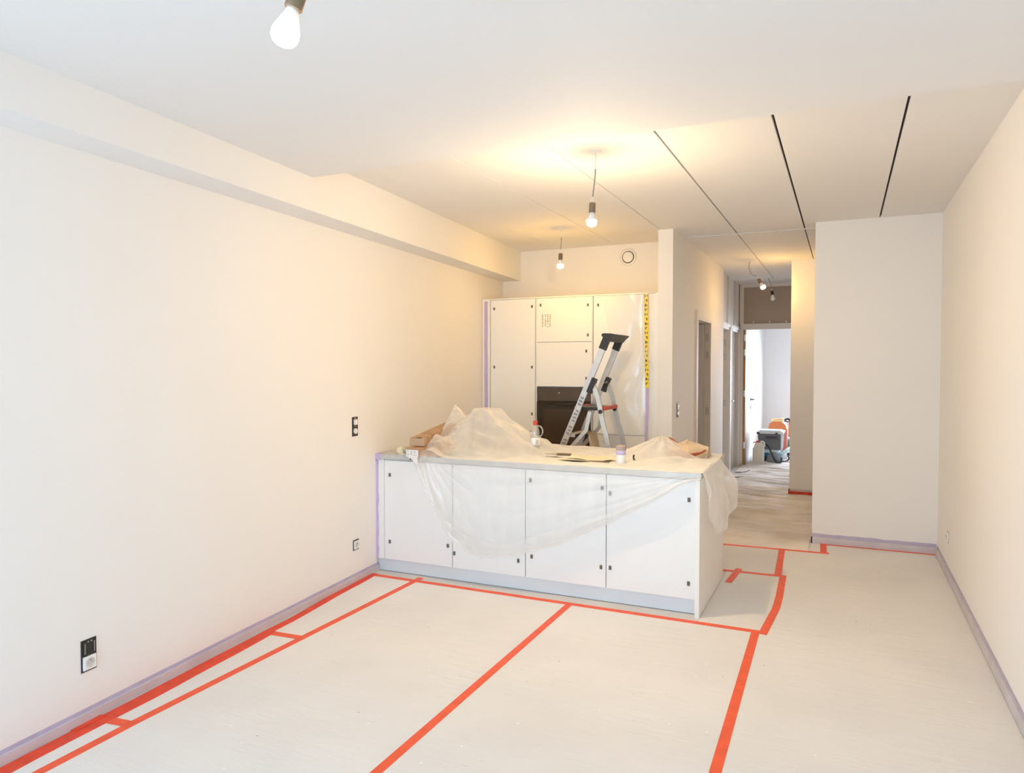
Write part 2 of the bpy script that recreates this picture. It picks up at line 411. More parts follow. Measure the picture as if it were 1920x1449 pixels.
tag(o, 'thin purple masking tape line along the foot of the left wall', 'tape', 'purple masking tape')
o = wavy_strip(((.7345, -1.5, .070), (.7345, 6.98, .070)), (-1,0,0), (0,0,1), .011, PURPLEB, 'masking_tape', seed=2, amp=.006, n=120)
tag(o, 'purple masking tape line along the foot of the right wall', 'tape', 'purple masking tape')
o = wavy_strip(((-.25, 6.9995, .073), (.73, 6.9995, .073)), (0,-1,0), (0,0,1), .016, PURPLEB, 'masking_tape', seed=3, amp=.008)
tag(o, 'purple masking tape across the foot of the wall block facing the room', 'tape', 'purple masking tape')
o = wavy_strip(((wx(4.655)+.001, 4.625, .105), (wx(4.655)+.001, 4.625, .865)), (0.35,-1,0), (1,0.35,0), .021, PURPLE, 'masking_tape', seed=4, amp=.008)
tag(o, 'upright purple masking tape where the island meets the left wall', 'tape', 'purple masking tape')

# ------------------------------------------------------------------ floor protection sheets and orange tape
def sheet(label, pts, z=0.0018):
    bm = bmesh.new(); prism(bm, pts, 0.0002, z)
    o = link('protective_paper', bm, PAPER); return tag(o, label, 'floor covering', 'floor protection paper')
sheet('narrow strip of pale floor paper between the two orange tapes along the left wall', [(-2.66, -1.85), (-2.868, -1.85), (-2.868, 4.52), (-3.25, 4.54), (-3.02, 1.72), (-2.72, -1.85)][2:3] + [(-3.245, 4.54), (-3.16, 3.5), (-3.05, 2.1), (-2.76, -1.85), (-2.80, -1.85)])
sheet('wide pale floor paper between the left tapes and the long middle tape', [(-2.862, -1.85), (-1.652, -1.85), (-1.652, 4.51), (-2.862, 4.53)])
sheet('wide pale floor paper from the long middle tape to the right tape', [(-1.648, -1.85), (-0.446, -1.85), (-0.462, 4.50), (-1.648, 4.51)])
sheet('widest pale floor paper along the right wall', [(-0.442, -1.85), (0.718, -1.85), (0.718, 6.98), (-0.262, 6.98), (-0.262, 6.64), (-0.46, 6.63), (-0.40, 5.78), (-0.385, 5.0), (-0.42, 4.50), (-0.458, 4.50)])
sheet('small pale floor paper patch beside the end panel of the island', [(-0.806, 4.53), (-0.43, 4.51), (-0.388, 5.0), (-0.40, 5.77), (-0.806, 5.76)])
sheet('pale floor paper between the island corner and the hall mouth', [(-1.2, 5.78), (-0.44, 5.785), (-0.47, 6.63), (-1.2, 6.60)])

# wrinkled paper down the hall and into the far room
nu, nv = 44, 620
P = np.zeros((nu, nv, 3))
for i in range(nu):
    for j in range(nv):
        y = 6.61 + (15.25-6.61)*j/(nv-1)
        xl, xr = (-1.44, -0.262) if y < 9.36 else ((-1.44, -0.605) if y < 11.9 else (-1.40, -0.1))
        x = xl + (xr-xl)*i/(nu-1)
        a = min(1, max(0, (y-6.65)/1.0)); 
        h = max(0, ridge(x*0.7 + 0.3*y, y*5.2 + 0.9*x, 4.0) - 0.15)*0.036 + max(0, fbm(x*1.5, y*1.6, 3, 2.0))*0.014
        P[i, j] = (x, y, 0.003 + a*h)
o = grid('hall_paper', P, HALLP)
tag(o, 'wrinkled brownish floor paper running down the hall into the far room', 'floor covering')

def tape(label, pts, w=0.046, z=0.0035, m=ORANGE, wob=0.0, n=24, seed=0):
    pts = [Vector((p[0], p[1], 0)) for p in pts]; bm = bmesh.new(); rows = []
    pp = []
    for a, b in zip(pts, pts[1:]):
        k = max(1, int((b-a).length/0.12)) if wob else 1
        pp += [a.lerp(b, i/k) for i in range(k)]
    pp.append(pts[-1])
    for i, p in enumerate(pp):
        t = (pp[min(i+1, len(pp)-1)] - pp[max(i-1, 0)]).normalized(); s = Vector((-t.y, t.x, 0))
        d = wob*mnoise.noise(Vector((i*0.35, seed, 0))); w2 = w/2 + wob*0.5*mnoise.noise(Vector((i*0.5, seed+9, 0)))
        c = p + s*d
        rows.append([bm.verts.new(c + s*w2 + Vector((0,0,z))), bm.verts.new(c - s*w2 + Vector((0,0,z))), bm.verts.new(c - s*w2 + Vector((0,0,.001))), bm.verts.new(c + s*w2 + Vector((0,0,.001)))])
    for a, b in zip(rows, rows[1:]):
        for k in range(4): bm.faces.new((a[k], a[(k+1) % 4], b[(k+1) % 4], b[k]))
    bm.faces.new(rows[0]); bm.faces.new(rows[-1][::-1])
    return tag(link('floor_tape', bm, m), label, 'tape', 'orange tape on the floor paper')
tape('broad orange tape on the floor hugging the left wall', [(-3.252, 4.55), (-3.180, 3.9), (-3.132, 3.475), (-3.099, 3.03), (-3.040, 2.34), (-3.022, 2.08), (-2.993, 1.7), (-2.78, -1.2)], 0.058, m=ORANGE2, wob=0.008, seed=1)
tape('second orange tape lapped over the one hugging the left wall', [(-3.10, 3.30), (-3.070, 3.03), (-3.012, 2.40), (-2.990, 1.95), (-2.950, 1.3), (-2.80, -0.6)], 0.05, .0045, m=ORANGE2, wob=0.008, seed=5)
tape('short torn orange tape end folded up against the left baseboard', [(-3.055, 2.17), (-3.040, 2.02)], 0.04, .006, m=ORANGE2, wob=0.003, seed=6)
tape('straight orange tape parallel to the left wall, one hand-width further in', [(-2.868, 4.60), (-2.866, 2.2), (-2.85, 1.7), (-2.80, -1.2)], 0.046)
tape('farther of the two short orange cross tapes by the left wall', [(-3.09, 3.272), (-2.875, 3.288)], 0.05, .0042)
tape('nearer of the two short orange cross tapes by the left wall', [(-3.00, 2.152), (-2.87, 2.166)], 0.05, .0042)
tape('long orange tape across the floor along the front of the island', [(-3.22, 4.520), (-0.44, 4.505)], 0.046, .0040)
tape('long orange tape down the middle of the floor', [(-1.648, 4.50), (-1.648, -1.5)], 0.044)
tape('long orange tape from the island corner towards the camera on the right', [(-0.462, 4.50), (-0.436, 2.6), (-0.42, -1.5)], 0.046)
tape('bent orange tape beside the right end of the island', [(-0.420, 4.475), (-0.386, 4.98), (-0.385, 5.25), (-0.400, 5.80)], 0.048, .0045)
tape('orange tape crossing towards the back corner of the island', [(-0.90, 5.762), (-0.376, 5.782)], 0.046, .0040)
tape('orange tape between the two cross tapes in front of the hall', [(-0.437, 5.78), (-0.468, 6.63)], 0.050)
tape('orange tape across the mouth of the hall', [(-1.15, 6.590), (-0.095, 6.645)], 0.044, .0045)
tape('short orange tape at the corner of the wall block', [(-0.146, 6.985), (-0.138, 6.630)], 0.050, .005)
tape('orange tape along the foot of the wall block facing the room', [(-0.125, 6.965), (0.722, 6.972)], 0.030)
tape('short orange tape stub behind the right end panel of the island', [(-0.752, 5.45), (-0.728, 5.85)], 0.048, .0050)
o = wavy_strip(((-.60, 9.387, .036), (-.262, 9.387, .036)), (0,-1,0), (0,0,1), .028, ORANGE2, 'floor_tape', seed=21, amp=.003)
tag(o, 'orange tape folded up the foot of the pier in the hall', 'tape', 'orange tape on the floor paper')
tape('orange tape inside the hall along the side of the wall block', [(-0.285, 9.28), (-0.285, 8.55)], 0.05, .006)

# ------------------------------------------------------------------ doors in the hall
def fr(name, parent, m, *boxes): return part(name, m, parent, *boxes)
# door 1: open leaf, frame, hinges
d1 = wall('door_1', [(-1.62, -1.452, 8.025, 8.045, 0, 2.12), (-1.62, -1.452, 8.885, 8.905, 0, 2.12), (-1.62, -1.452, 8.025, 8.905, 2.10, 2.125)], FRAMEM)
part('door_leaf', DOORM, d1, (-2.36, -1.535, 8.835, 8.875, 0.01, 2.09))
def hinge(parent, M):
    bm = bmesh.new(); box(bm, -.002, .002, -.018, .018, -.045, .045, M); 
    for s in (-.028, .028): lathe(bm, [(0, -.012), (.008, -.012), (.008, .012), (0, .012)], 8, M @ T(0.003, .0, s))
    return link('hinge', bm, STEEL, parent)
for z in (1.93, 1.72, 1.05, 0.25): hinge(d1, T(-1.495, 8.883, z) @ R(90, 'Z'))
# casing of door 1
part('door_casing', FRAMEM, d1, (-1.462, -1.446, 7.93, 8.024, 0, 2.20))
# door 2: frame with the leaf swung inwards
d2 = wall('door_2', [(-1.67, -1.512, 10.02, 10.06, 0, 2.15), (-1.67, -1.512, 10.82, 10.86, 0, 2.15), (-1.67, -1.512, 10.02, 10.86, 2.11, 2.15)], FRAMEM)
part('door_leaf', DOORM, d2, (-2.44, -1.65, 10.70, 10.74, 0.01, 2.09))
for z in (1.93, 1.72, 1.05): hinge(d2, T(-1.57, 10.818, z) @ R(90, 'Z'))
part('door_casing', WHITEP, d2, (-1.522, -1.496, 10.86, 10.91, 0, 2.20), (-1.522, -1.50, 9.99, 10.91, 2.15, 2.20))
# door 3: closed leaf with handle
d3 = wall('door_3', [(-1.66, -1.512, 11.04, 11.08, 0, 2.15), (-1.66, -1.512, 11.82, 11.86, 0, 2.15), (-1.66, -1.512, 11.04, 11.86, 2.11, 2.15)], FRAMEM)
part('door_leaf', DOORM, d3, (-1.60, -1.56, 11.08, 11.82, 0.01, 2.11))
for k in range(3): part('moulding', FRAMEM, d3, (-1.56, -1.552, 11.42+.12*k, 11.45+.12*k, 0.01, 2.10))
part('latch_plate', STEEL, d3, (-1.562, -1.552, 11.12, 11.18, .95, 1.12)); part('latch_plate', STEEL, d3, (-1.562, -1.552, 11.12, 11.18, .10, .22))
bm = bmesh.new(); tube(bm, [(-1.555, 11.15, 1.06), (-1.51, 11.15, 1.06), (-1.505, 11.17, 1.06), (-1.505, 11.27, 1.06)], .009); link('door_handle', bm, STEEL, d3, True)
part('door_casing', WHITEP, d3, (-1.522, -1.50, 11.86, 11.90, 0, 2.20), (-1.522, -1.50, 10.98, 11.90, 2.15, 2.20))
# vertical cover strips above doors 2 and 3
struct(part('trim_1', FRAMEM, None, (-1.521, -1.508, 10.60, 10.72, 2.2, CZ)))
struct(part('trim_2', FRAMEM, None, (-1.521, -1.508, 11.30, 11.46, 2.2, CZ)))
# doorway at the end of the hall: raw jamb with hinge plates, lintel, board above with trim
d4 = wall('door_4', [(-1.448, -1.413, 11.90, 12.06, 0, 2.16)], PLY)
part('lintel', FRAMEM, d4, (-1.50, -0.44, 11.89, 12.05, 2.16, 2.25))
for z in (1.98, 1.75, 1.10, 0.28): part('hinge_plate', WHITEP, d4, (-1.436, -1.411, 11.893, 11.94, z, z+.10))
part('jamb_cover', FRAMEM, d4, (-1.50, -1.448, 11.885, 11.93, 0, 2.16))
struct(part('trim_3', FRAMEM, None, (-1.508, -1.445, 11.90, 11.925, 2.25, CZ)))
struct(part('trim_4', FRAMEM, None, (-1.508, -0.44, 11.895, 11.925, CZ-.05, CZ)))
for k, x in enumerate((-1.30, -1.06, -0.82)):
    bm = bmesh.new(); lathe(bm, [(0, 0), (.012, 0), (.010, .008), (0, .010)], 10, T(x, 11.918, 2.275) @ R(90, 'X')); struct(link('trim_%d' % (5+k), bm, WHITEP))
# white door in the far room's left wall
d5 = wall('door_5', [(-1.447, -1.432, 12.15, 13.02, 0.01, 2.10)], WHITEP)
bm = bmesh.new(); tube(bm, [(-1.435, 12.80, 1.02), (-1.385, 12.80, 1.02), (-1.380, 12.82, 1.02), (-1.380, 12.95, 1.02)], .011); box(bm, -1.435, -1.425, 12.77, 12.83, .99, 1.05); link('door_handle', bm, BLACK, d5)
part('keyhole', BLACK, d5, (-1.433, -1.424, 12.785, 12.815, .86, .92))

# ------------------------------------------------------------------ island
def pad(parent, x, y, z, nx=0, ny=-1):
    bm = bmesh.new()
    M = T(x, y, z) @ R(0 if ny else 90, 'Z')
    box(bm, -.009, .009, -.006, 0, -.014, .014, M, bev=.002)
    box(bm, -.004, .006, -.009, -.006, -.006, .010, M)
    return link('corner_pad', bm, PAD, parent)
IF = 4.63; IB = 5.60
seams = [-3.216, -2.613, -2.025, -1.434, -0.842]
names = ['island base cabinet with one white door, nearest the left wall', 'second island base cabinet from the left wall, half under the hanging film',
         'third island base cabinet from the left wall, mostly behind the hanging film', 'right-hand island base cabinet beside the end panel']
pads = [[(-3.162, .757), (-3.165, .241), (-2.651, .262)], [(-2.597, .212), (-2.079, .215)],
        [(-1.976, .257), (-1.469, .242), (-1.463, .776), (-1.985, .795)], [(-1.405, .245), (-.886, .204), (-.886, .742), (-1.407, .744)]]
for k in range(4):
    a, b = seams[k], seams[k+1]
    c = thing('island_cabinet', names[k], 'cabinet', ((a+b)/2, IF, 0), 'island base cabinets')
    lx = (a+b)/2
    part('body', CARC, c, (a-lx+.001, b-lx-.001, .020, IB-IF-.06, .10, .872), bev=.001)
    dr = part('door', LACQ, c, (a-lx+.0028, b-lx-.0028, 0, .019, .104, .870), bev=.0012)
    for px, pz in pads[k]: pad(dr, px-lx, 0, pz)
o = thing('island_end_panel', 'tall white end panel closing the right end of the island', 'panel', (-.82, 4.60, 0))
part('panel_board', LACQE, o, (-.020, .008, -.01, .99, .0, .8745), bev=.0015)
o = thing('filler_strip', 'narrow white filler strip between the island and the left wall', 'panel', (-3.25, IF, 0)); part('filler_board', LACQ, o, (-.035, .032, .004, .022, .10, .872))
o = thing('island_plinth', 'pale blue-white plinth board under the island doors', 'plinth', (-2.04, 4.66, 0)); part('plinth_board', PLINTH, o, (-1.25, 1.195, .0, .016, .004, .100))
o = thing('island_back_panel', 'white back panel of the island facing the tall cabinets', 'panel', (-2.0, IB-.05, 0)); part('back_board', LACQ, o, (-1.30, 1.165, 0, .018, .0, .872))
o = thing('worktop', 'grey stone-look worktop of the island under the film', 'worktop', (-2.04, 4.62, .875))
bm = bmesh.new(); prism(bm, [(wx(4.62)+2.04+.004, 0), (1.225, 0), (1.225, 1.02), (wx(5.64)+2.04+.004, 1.02)], 0, .040); link('slab', bm, STONE, o)
bm = bmesh.new(); prism(bm, [(-1.262, -.0015), (-1.205, -.0015), (-1.205, .05), (-1.262, .05)], -.004, .0415)
link('tape_wrap', bm, PURPLE, o)
WT = .915

# sink tap under the film: tall spout that lifts the sheet
o = thing('tap', 'kitchen tap hidden under the lifted film at the left of the island', 'tap', (-2.78, 5.28, WT))
bm = bmesh.new(); lathe(bm, [(0, 0), (.028, 0), (.026, .03), (.014, .04), (.012, .14), (0, .14)], 16); link('tap_base', bm, STEEL, o, True)
bm = bmesh.new(); tube(bm, smooth([(0, 0, .12), (0, 0, .22), (.02, -.03, .275), (.09, -.08, .27), (.11, -.095, .21)], 6), .011); link('spout', bm, STEEL, o, True)

# ---- the film draped over the island
def sstep(a, b, t):
    t = min(1, max(0, (t-a)/(b-a))); return t*t*(3-2*t)
def tent(x, y, px, py, wl, wr, wf, wb, p=1.5):
    """concave tent: 1 at the peak, falling to 0 at the given half widths (left, right, front, back)"""
    dx = (x-px)/(wr if x > px else wl); dy = (y-py)/(wb if y > py else wf)
    d = math.hypot(dx, dy)
    return max(0.0, 1-d)**p
def heap(x, y):
    """height of the film over the worktop"""
    ang = math.atan2(y-5.18, x+2.76)
    pl = .55*(1-2*abs(math.sin(ang*4.3 + 1.1*math.sin(ang*2.1)))) + .35*math.sin(ang*9.7 + 2*mnoise.noise(Vector((x*3, y*3, 1))))
    h1 = .350*tent(x, y, -2.885, 5.16, .13, .50, .44, .30, 1.45)
    h2 = .315*min(1, 1.35*tent(x, y, -2.62, 5.20, .40, .60, .56, .30, 1.15))
    h = max(h1, h2)
    h3 = .13*min(1, 1.3*tent(x, y, -2.84, 4.86, .15, .26, .26, .3, 1.0)); h = max(h, h3)
    k = min(1, h/.33)
    rr = math.hypot(x+2.76, y-5.18)
    cr = ridge(ang*1.5 + .35*math.sin(rr*9), rr*1.1, 6.0, 3) - .45
    h += sstep(0, .10, h)*(.030*pl*(1-k) + .050*cr*(1-.45*k)) + .020*sstep(.1, .3, h)*(ridge(x*3.1+2*y, y*3.1-x, 16.0, 2)-.4)
    h = max(0, h)
    h += .055*tent(x, y, -2.14, 5.32, .30, .16, .22, .2, 1.2)
    m = .155*tent(x, y, -1.21, 5.28, .42, .34, .40, .26, 1.25)*(1 + .12*math.sin(math.atan2(y-5.28, x+1.21)*9)); h = max(h, m)
    m = .055*tent(x, y, -1.02, 4.92, .40, .30, .26, .3, 1.2); h = max(h, m)
    h += .035*math.exp(-((y-5.48)/.10)**2)*(.7+.5*mnoise.noise(Vector((x*2.2, 0, 5))))
    return h
elift = lambda x: .050*math.exp(-((x+2.80)/.085)**2) + .010*max(0, mnoise.noise(Vector((x*4, 3, 3))))
hem_x = [-2.93, -2.861, -2.76, -2.669, -2.589, -2.456, -2.347, -2.115, -1.792, -1.412, -1.091, -.90, -.80]
hem_z = [.90, .80, .600, .417, .319, .242, .215, .253, .363, .545, .738, .86, .885]
NU = 300; NT = 110; NF = 90
P = np.zeros((NU, NT+NF, 3))
for i in range(NU):
    u = i/(NU-1); x = -2.93 + (2.125)*u
    hz = float(np.interp(x, hem_x, hem_z)); hz += .006*mnoise.noise(Vector((x*14, 1, 1)))
    back = 5.60 - .05*sstep(-2.1, -2.9, x) + .03*mnoise.noise(Vector((x*2.5, 8, 0)))
    for j in range(NT):
        t = j/(NT-1); y = back + (4.60-back)*t
        edge = 1 - sstep(4.72, 4.60, y)
        lift = elift(x)
        h = heap(x, y)
        w = .016*max(0, ridge(x*1.7 + .9*y, y*3.6 - .4*x, 2.0, 2)-.25) + .006*fbm(x*5, y*9, 2, 4.0)
        w += .009*max(0, ridge((x+.8*y)*1.3, (y-.5*x)*4.5, 9.0, 2)-.35)
        z = WT + .004 + max(h*edge, lift*sstep(5.0, 4.66, y)) + max(-.002, w*edge*.9)
        xx = x
        P[i, j] = (xx, y, z)
    for j in range(NF):
        t = (j+1)/NF; zt = WT + .004 + elift(x); z = zt - (zt-hz)*t
        drop = max(0, zt - .004 - z)
        # swags parallel to the hem, plus a few pleats fanning out below the left heap and the right corner
        full = WT - hz
        g = .0075*sstep(0, .16, drop)*math.sin(t*11 + 1.6*mnoise.noise(Vector((x*1.1, 2, 0))) + x*1.2)*(.4+.6*sstep(.1, .5, full))*sstep(-2.75, -2.2, x)
        g += .002*sstep(0, .10, drop)*math.sin(t*29 + 3*mnoise.noise(Vector((x*2.0, 5, 0))))*sstep(-2.6, -1.9, x)
        fan = math.atan2(drop+.10, x+2.86)
        g += .009*sstep(0, .16, drop)*math.sin(fan*17 + 2*mnoise.noise(Vector((x*2, z*2, 0))))*math.exp(-((x+2.60)/.33)**2)
        fan2 = math.atan2(drop+.03, (-.80-x)+.05)
        g += .004*sstep(0, .06, drop)*math.sin(fan2*15)*math.exp(-((x+1.0)/.30)**2)
        belly = math.sin(min(1, t*1.05)*PI)
        y = 4.596 - (.010+.5*elift(x))*sstep(0, .08, drop) - .030*belly*sstep(0.1, .5, drop) - abs(g)
        if t > .955: y -= .005
        P[i, NT+j] = (x, y, z)
sheet_o = grid('plastic_sheet', P, FILM)
tag(sheet_o, 'milky plastic sheet heaped over the worktop and sagging in front of the island doors', 'plastic sheet')
# the turned-up double edge along the hem
K0 = int(NT + NF*.80); E = P[:, K0:, :].copy()
for i in range(NU):
    for j in range(E.shape[1]):
        q = j/(E.shape[1]-1); E[i, j, 1] -= .006 + .006*math.sin(q*PI) + .003*mnoise.noise(Vector((E[i, j, 0]*7, q*2, 5)))
        E[i, j, 2] += (1-q)*.012*mnoise.noise(Vector((E[i, j, 0]*5, 1, 9)))
grid('folded_edge', E, FILM, sheet_o)
# the sheet's end gathered over the right-hand corner
NU2, NV2 = 90, 80
P = np.zeros((NU2, NV2, 3))
for i in range(NU2):
    u = i/(NU2-1); y = 4.585 + .76*u
    hz = float(np.interp(u, [0, .12, .25, .45, .62, .75, .88, 1], [.80, .62, .52, .44, .47, .545, .60, .66]))
    for j in range(NV2):
        t = j/(NV2-1)
        if t < .22:
            s = t/.22; x = -.97 + (.97-.800)*s; z = WT + .012 + .010*(ridge(y*3, x*4, 3.0, 2)-.3)*(1-s) + .022*math.exp(-((y-5.0)/.2)**2)*(1-s)
            P[i, j] = (x, y + .0*s, z)
        else:
            s = (t-.22)/.78; z = WT + .010 - (WT-hz)*s
            bulge = .012 + (.035 + .075*sstep(.35, .95, u))*sstep(0, .75, s)
            f = .016*sstep(0, .3, s)*math.sin(u*21 + s*1.5 + 2*mnoise.noise(Vector((u*3, s*1.2, 0))))
            P[i, j] = (-.805 + bulge + f*.8, y + .03*s*u, z)
sh2 = grid('sheet_end', P, FILM, sheet_o)

# ---- things on the worktop
# upper long cardboard box, tilted
M = T(-2.935, 4.66, .985) @ R(5, 'Z') @ R(6.5, 'X')
o = thing('cardboard_box', 'long flat brown cardboard box tilted on top of the lower box at the island corner', 'box', M.translation, 'cardboard boxes')
ML = M.copy(); ML.translation = (0, 0, 0)
bm = bmesh.new(); box(bm, -.058, .058, 0, .62, 0, .062, ML, bev=.0015); link('box_body', bm, CARD, o)
bm = bmesh.new(); box(bm, -.060, .060, -.002, .004, .003, .061, ML); link('end_flap', bm, CARDL, o)
bm = bmesh.new(); box(bm, .057, .0595, .10, .125, .0, .0625, ML); box(bm, -.058, .0595, .10, .125, .0615, .0632, ML); link('packing_tape', bm, CARDL, o)
bm = bmesh.new(); box(bm, -.01, .035, .0, .03, .0618, .0632, ML); link('slot', bm, INK, o)
# lower box with the label
M = T(-2.925, 4.575, WT) @ R(-2, 'Z')
o = thing('cardboard_box', 'lower cardboard box with a white label on its end, poking over the worktop edge', 'box', M.translation, 'cardboard boxes')
ML = M.copy(); ML.translation = (0, 0, 0)
bm = bmesh.new(); box(bm, -.055, .055, 0, .50, 0, .066, ML, bev=.0015); link('box_body', bm, CARD, o)
bm = bmesh.new(); box(bm, -.053, .054, -.0022, .0, .0, .052, ML); lab = link('label_sticker', bm, WPAPER, o)
bm = bmesh.new()
for r_ in range(4):
    for q in range(3):
        if (r_*3+q) % 5 == 3: continue
        box(bm, -.045+.030*q, -.045+.030*q+.014+.006*((r_+q) % 2), -.0030, -.0022, .040-.009*r_, .0425-.009*r_, ML)
link('label_print', bm, INKP, lab)['kind'] = 'stuff'
bm = bmesh.new(); prism(bm, [(-.03, 0), (.05, 0), (.05, -.062), (.032, -.045), (.022, -.052), (.0, -.015), (-.03, -.01)], 0, .0012, ML @ T(0, -.0025, 0) @ R(90, 'X')); link('torn_paper', bm, WPAPER, o)
# a flap of the cut carton beside it
o = thing('cardboard_flap', 'torn loose piece of cardboard lying beside the labelled box', 'cardboard', (-2.80, 4.68, WT+.003))
bm = bmesh.new(); prism(bm, [(-.05, -.04), (.07, -.05), (.13, .06), (.10, .22), (-.05, .26)], 0, .006, R(-8, 'Y') @ R(6, 'X')); link('flap_sheet', bm, CARDL, o)
# crumpled paper at the corner by the wall
def crumple(name, label, cat, loc, r, m, squash=.5, seed=1, group=None, sub=3):
    bm = bmesh.new(); bmesh.ops.create_icosphere(bm, subdivisions=sub, radius=1)
    for v in bm.verts:
        d = .75 + .45*(ridge(v.co.x*1.5+seed, v.co.y*1.5+v.co.z, seed, 3)-.4)
        v.co = Vector((v.co.x*r[0]*d, v.co.y*r[1]*d, max(0, v.co.z*d+.35)*r[2]))
    o = link(name, bm, m, None, False, loc); return tag(o, label, cat, group)
crumple('crumpled_paper', 'small crumpled scrap of pale paper at the island corner by the left wall', 'paper', (-3.10, 4.70, WT), (.05, .04, .045), CREAM, seed=3)
o = thing('paper_offcut', 'flat white offcut of paper on the worktop beside the crumpled scrap', 'paper', (-3.03, 4.665, WT+.001))
bm = bmesh.new(); prism(bm, [(-.05, -.03), (.045, -.035), (.05, .02), (.0, .05), (-.045, .03)], 0, .002); link('sheet_piece', bm, WPAPER, o)
bm = bmesh.new(); tube(bm, [(.035, -.03, .004), (.05, -.03, .02), (.058, -.035, -.005), (.062, -.05, -.03)], .004, 6); link('black_strap', bm, BLACK, o)

# bottle with red cap
o = thing('squeeze_bottle', 'clear plastic bottle with a red cap and loop handle standing on the film', 'bottle', (-2.147, 5.10, WT+.03))
bm = bmesh.new(); lathe(bm, [(0, 0), (.034, 0), (.036, .008), (.036, .10), (.033, .118), (.030, .125), (.033, .14), (.028, .165), (.016, .190), (.014, .200), (0, .200)], 24); link('bottle_body', bm, CLEAR, o, True)
bm = bmesh.new(); lathe(bm, [(0, .196), (.018, .196), (.018, .226), (.015, .230), (0, .230)], 20); link('cap', bm, REDP, o)
bm = bmesh.new(); tube(bm, smooth([(.014, 0, .19), (.045, 0, .185), (.060, 0, .155), (.055, 0, .125), (.034, 0, .105)], 6), .006, 8); link('handle', bm, CLEAR, o, True)
bm = bmesh.new(); lathe(bm, [(.0365, .045), (.0372, .046), (.0372, .098), (.0365, .099)], 24); lab = link('label_sleeve', bm, WHITEP, o, True)
bm = bmesh.new()
for k in range(3): box(bm, .002, .026, -.0385, -.0375, .055+.013*k, .059+.013*k, R(20, 'Z'))
link('label_print', bm, INKP, lab)['kind'] = 'stuff'
# pot with purple band and taupe lid
o = thing('paint_pot', 'small white pot with a purple band and taupe lid on the worktop', 'pot', (-1.376, 4.775, WT+.006))
bm = bmesh.new(); lathe(bm, [(0, 0), (.029, 0), (.032, .006), (.032, .095), (.030, .100), (0, .100)], 28); link('pot_body', bm, WHITEP, o, True)
bm = bmesh.new(); lathe(bm, [(.0325, .070), (.0332, .071), (.0332, .094), (.0325, .095)], 28); link('purple_band', bm, PURPLE, o, True)
bm = bmesh.new(); lathe(bm, [(0, .100), (.0345, .100), (.0345, .128), (.032, .131), (0, .131)], 28); link('lid', bm, mat('taupe_lid', (.42, .33, .30), .5, .1, 20), o)
# black hook / strap
o = thing('black_clip', 'small black hooked clip lying right of the white pot', 'clip', (-1.30, 4.92, WT+.012))
bm = bmesh.new(); tube(bm, smooth([(-.03, .02, .045), (-.032, .02, .02), (-.015, .0, .006), (.02, -.005, .004), (.05, .005, .006)], 5), .006, 6); link('hook', bm, BLACK, o, True)
bm = bmesh.new(); tube(bm, smooth([(-.01, -.005, .006), (.02, -.03, .005), (.04, -.035, .006)], 5), .005, 6); link('prong', bm, BLACK, o, True)
# pale papers, pieces
def flat(name, label, cat, loc, pts, m, group=None, curl=.006, rot=0):
    bm = bmesh.new(); prism(bm, pts, 0, .0025, R(rot, 'Z'))
    bmesh.ops.triangulate(bm, faces=bm.faces[:])
    bmesh.ops.subdivide_edges(bm, edges=bm.edges[:], cuts=2)
    for v in bm.verts: v.co.z += curl*(ridge(v.co.x*14, v.co.y*14, loc[0], 2)-.2)
    return tag(link(name, bm, m, None, False, loc), label, cat, group)
flat('paper_scrap', 'largest pale cream paper lying left of the white pot', 'paper', (-1.64, 4.90, WT+.022), [(-.18, -.08), (.02, -.12), (.17, -.07), (.20, .06), (.05, .10), (-.13, .07)], CREAM, 'paper scraps on the island', curl=.022)
flat('paper_scrap', 'long narrow pale scrap in front of the cream paper', 'paper', (-1.76, 4.80, WT+.016), [(-.10, -.02), (.16, -.03), (.18, .01), (-.06, .03)], CREAM, 'paper scraps on the island')
flat('paper_scrap', 'small pale scrap between the cream paper and the white pot', 'paper', (-1.44, 4.90, WT+.020), [(-.05, -.04), (.05, -.03), (.04, .04), (-.03, .05)], CREAM, 'paper scraps on the island')
o = thing('scraper', 'flat dark-edged scraper lying left of the cream paper', 'scraper', (-1.93, 4.97, WT+.024))
bm = bmesh.new(); prism(bm, [(-.08, -.015), (.02, -.03), (.02, .03), (-.08, .015)], 0, .004); link('blade', bm, STEEL, o)
bm = bmesh.new(); tube(bm, [(.01, 0, .004), (.12, 0, .006)], .010, 8); link('grip', bm, HOLDER, o)
o = thing('pencil', 'thin dark stick lying in front of the cream paper', 'stick', (-1.52, 4.80, WT+.016))
bm = bmesh.new(); tube(bm, [(-.09, .0, 0), (.06, -.02, 0)], .0045, 6); link('shaft', bm, HOLDER, o)
# brown bag with red tie near the right end
M = T(-1.035, 5.33, WT+.018)
o = thing('paper_bag', 'crumpled brown paper bag with a red tie at the right end of the island', 'bag', M.translation)
BAGP = mat('bag_paper', (.66, .52, .37), .7, .15, 10, .2, 40)
bm = bmesh.new()
V = [bm.verts.new(p) for p in ((-.15,-.02,.050), (-.02,.06,.115), (.15,.02,.070), (.03,-.10,.055), (-.13,-.11,.0), (.03,-.145,.002), (.15,-.06,.0), (.16,.10,.0), (-.05,.14,.0), (-.17,.04,.0))]
for f in ((0,3,2,1), (0,4,5,3), (3,5,6,2), (2,6,7), (1,2,7,8), (0,1,8,9), (0,9,4)): bm.faces.new([V[i] for i in f])
bmesh.ops.triangulate(bm, faces=bm.faces[:]); bmesh.ops.subdivide_edges(bm, edges=bm.edges[:], cuts=3, use_grid_fill=True)
for v in bm.verts: v.co += Vector((0, 0, .010*max(-.5, mnoise.noise(v.co*22)))) if v.co.z > .01 else Vector()
link('bag_body', bm, BAGP, o)
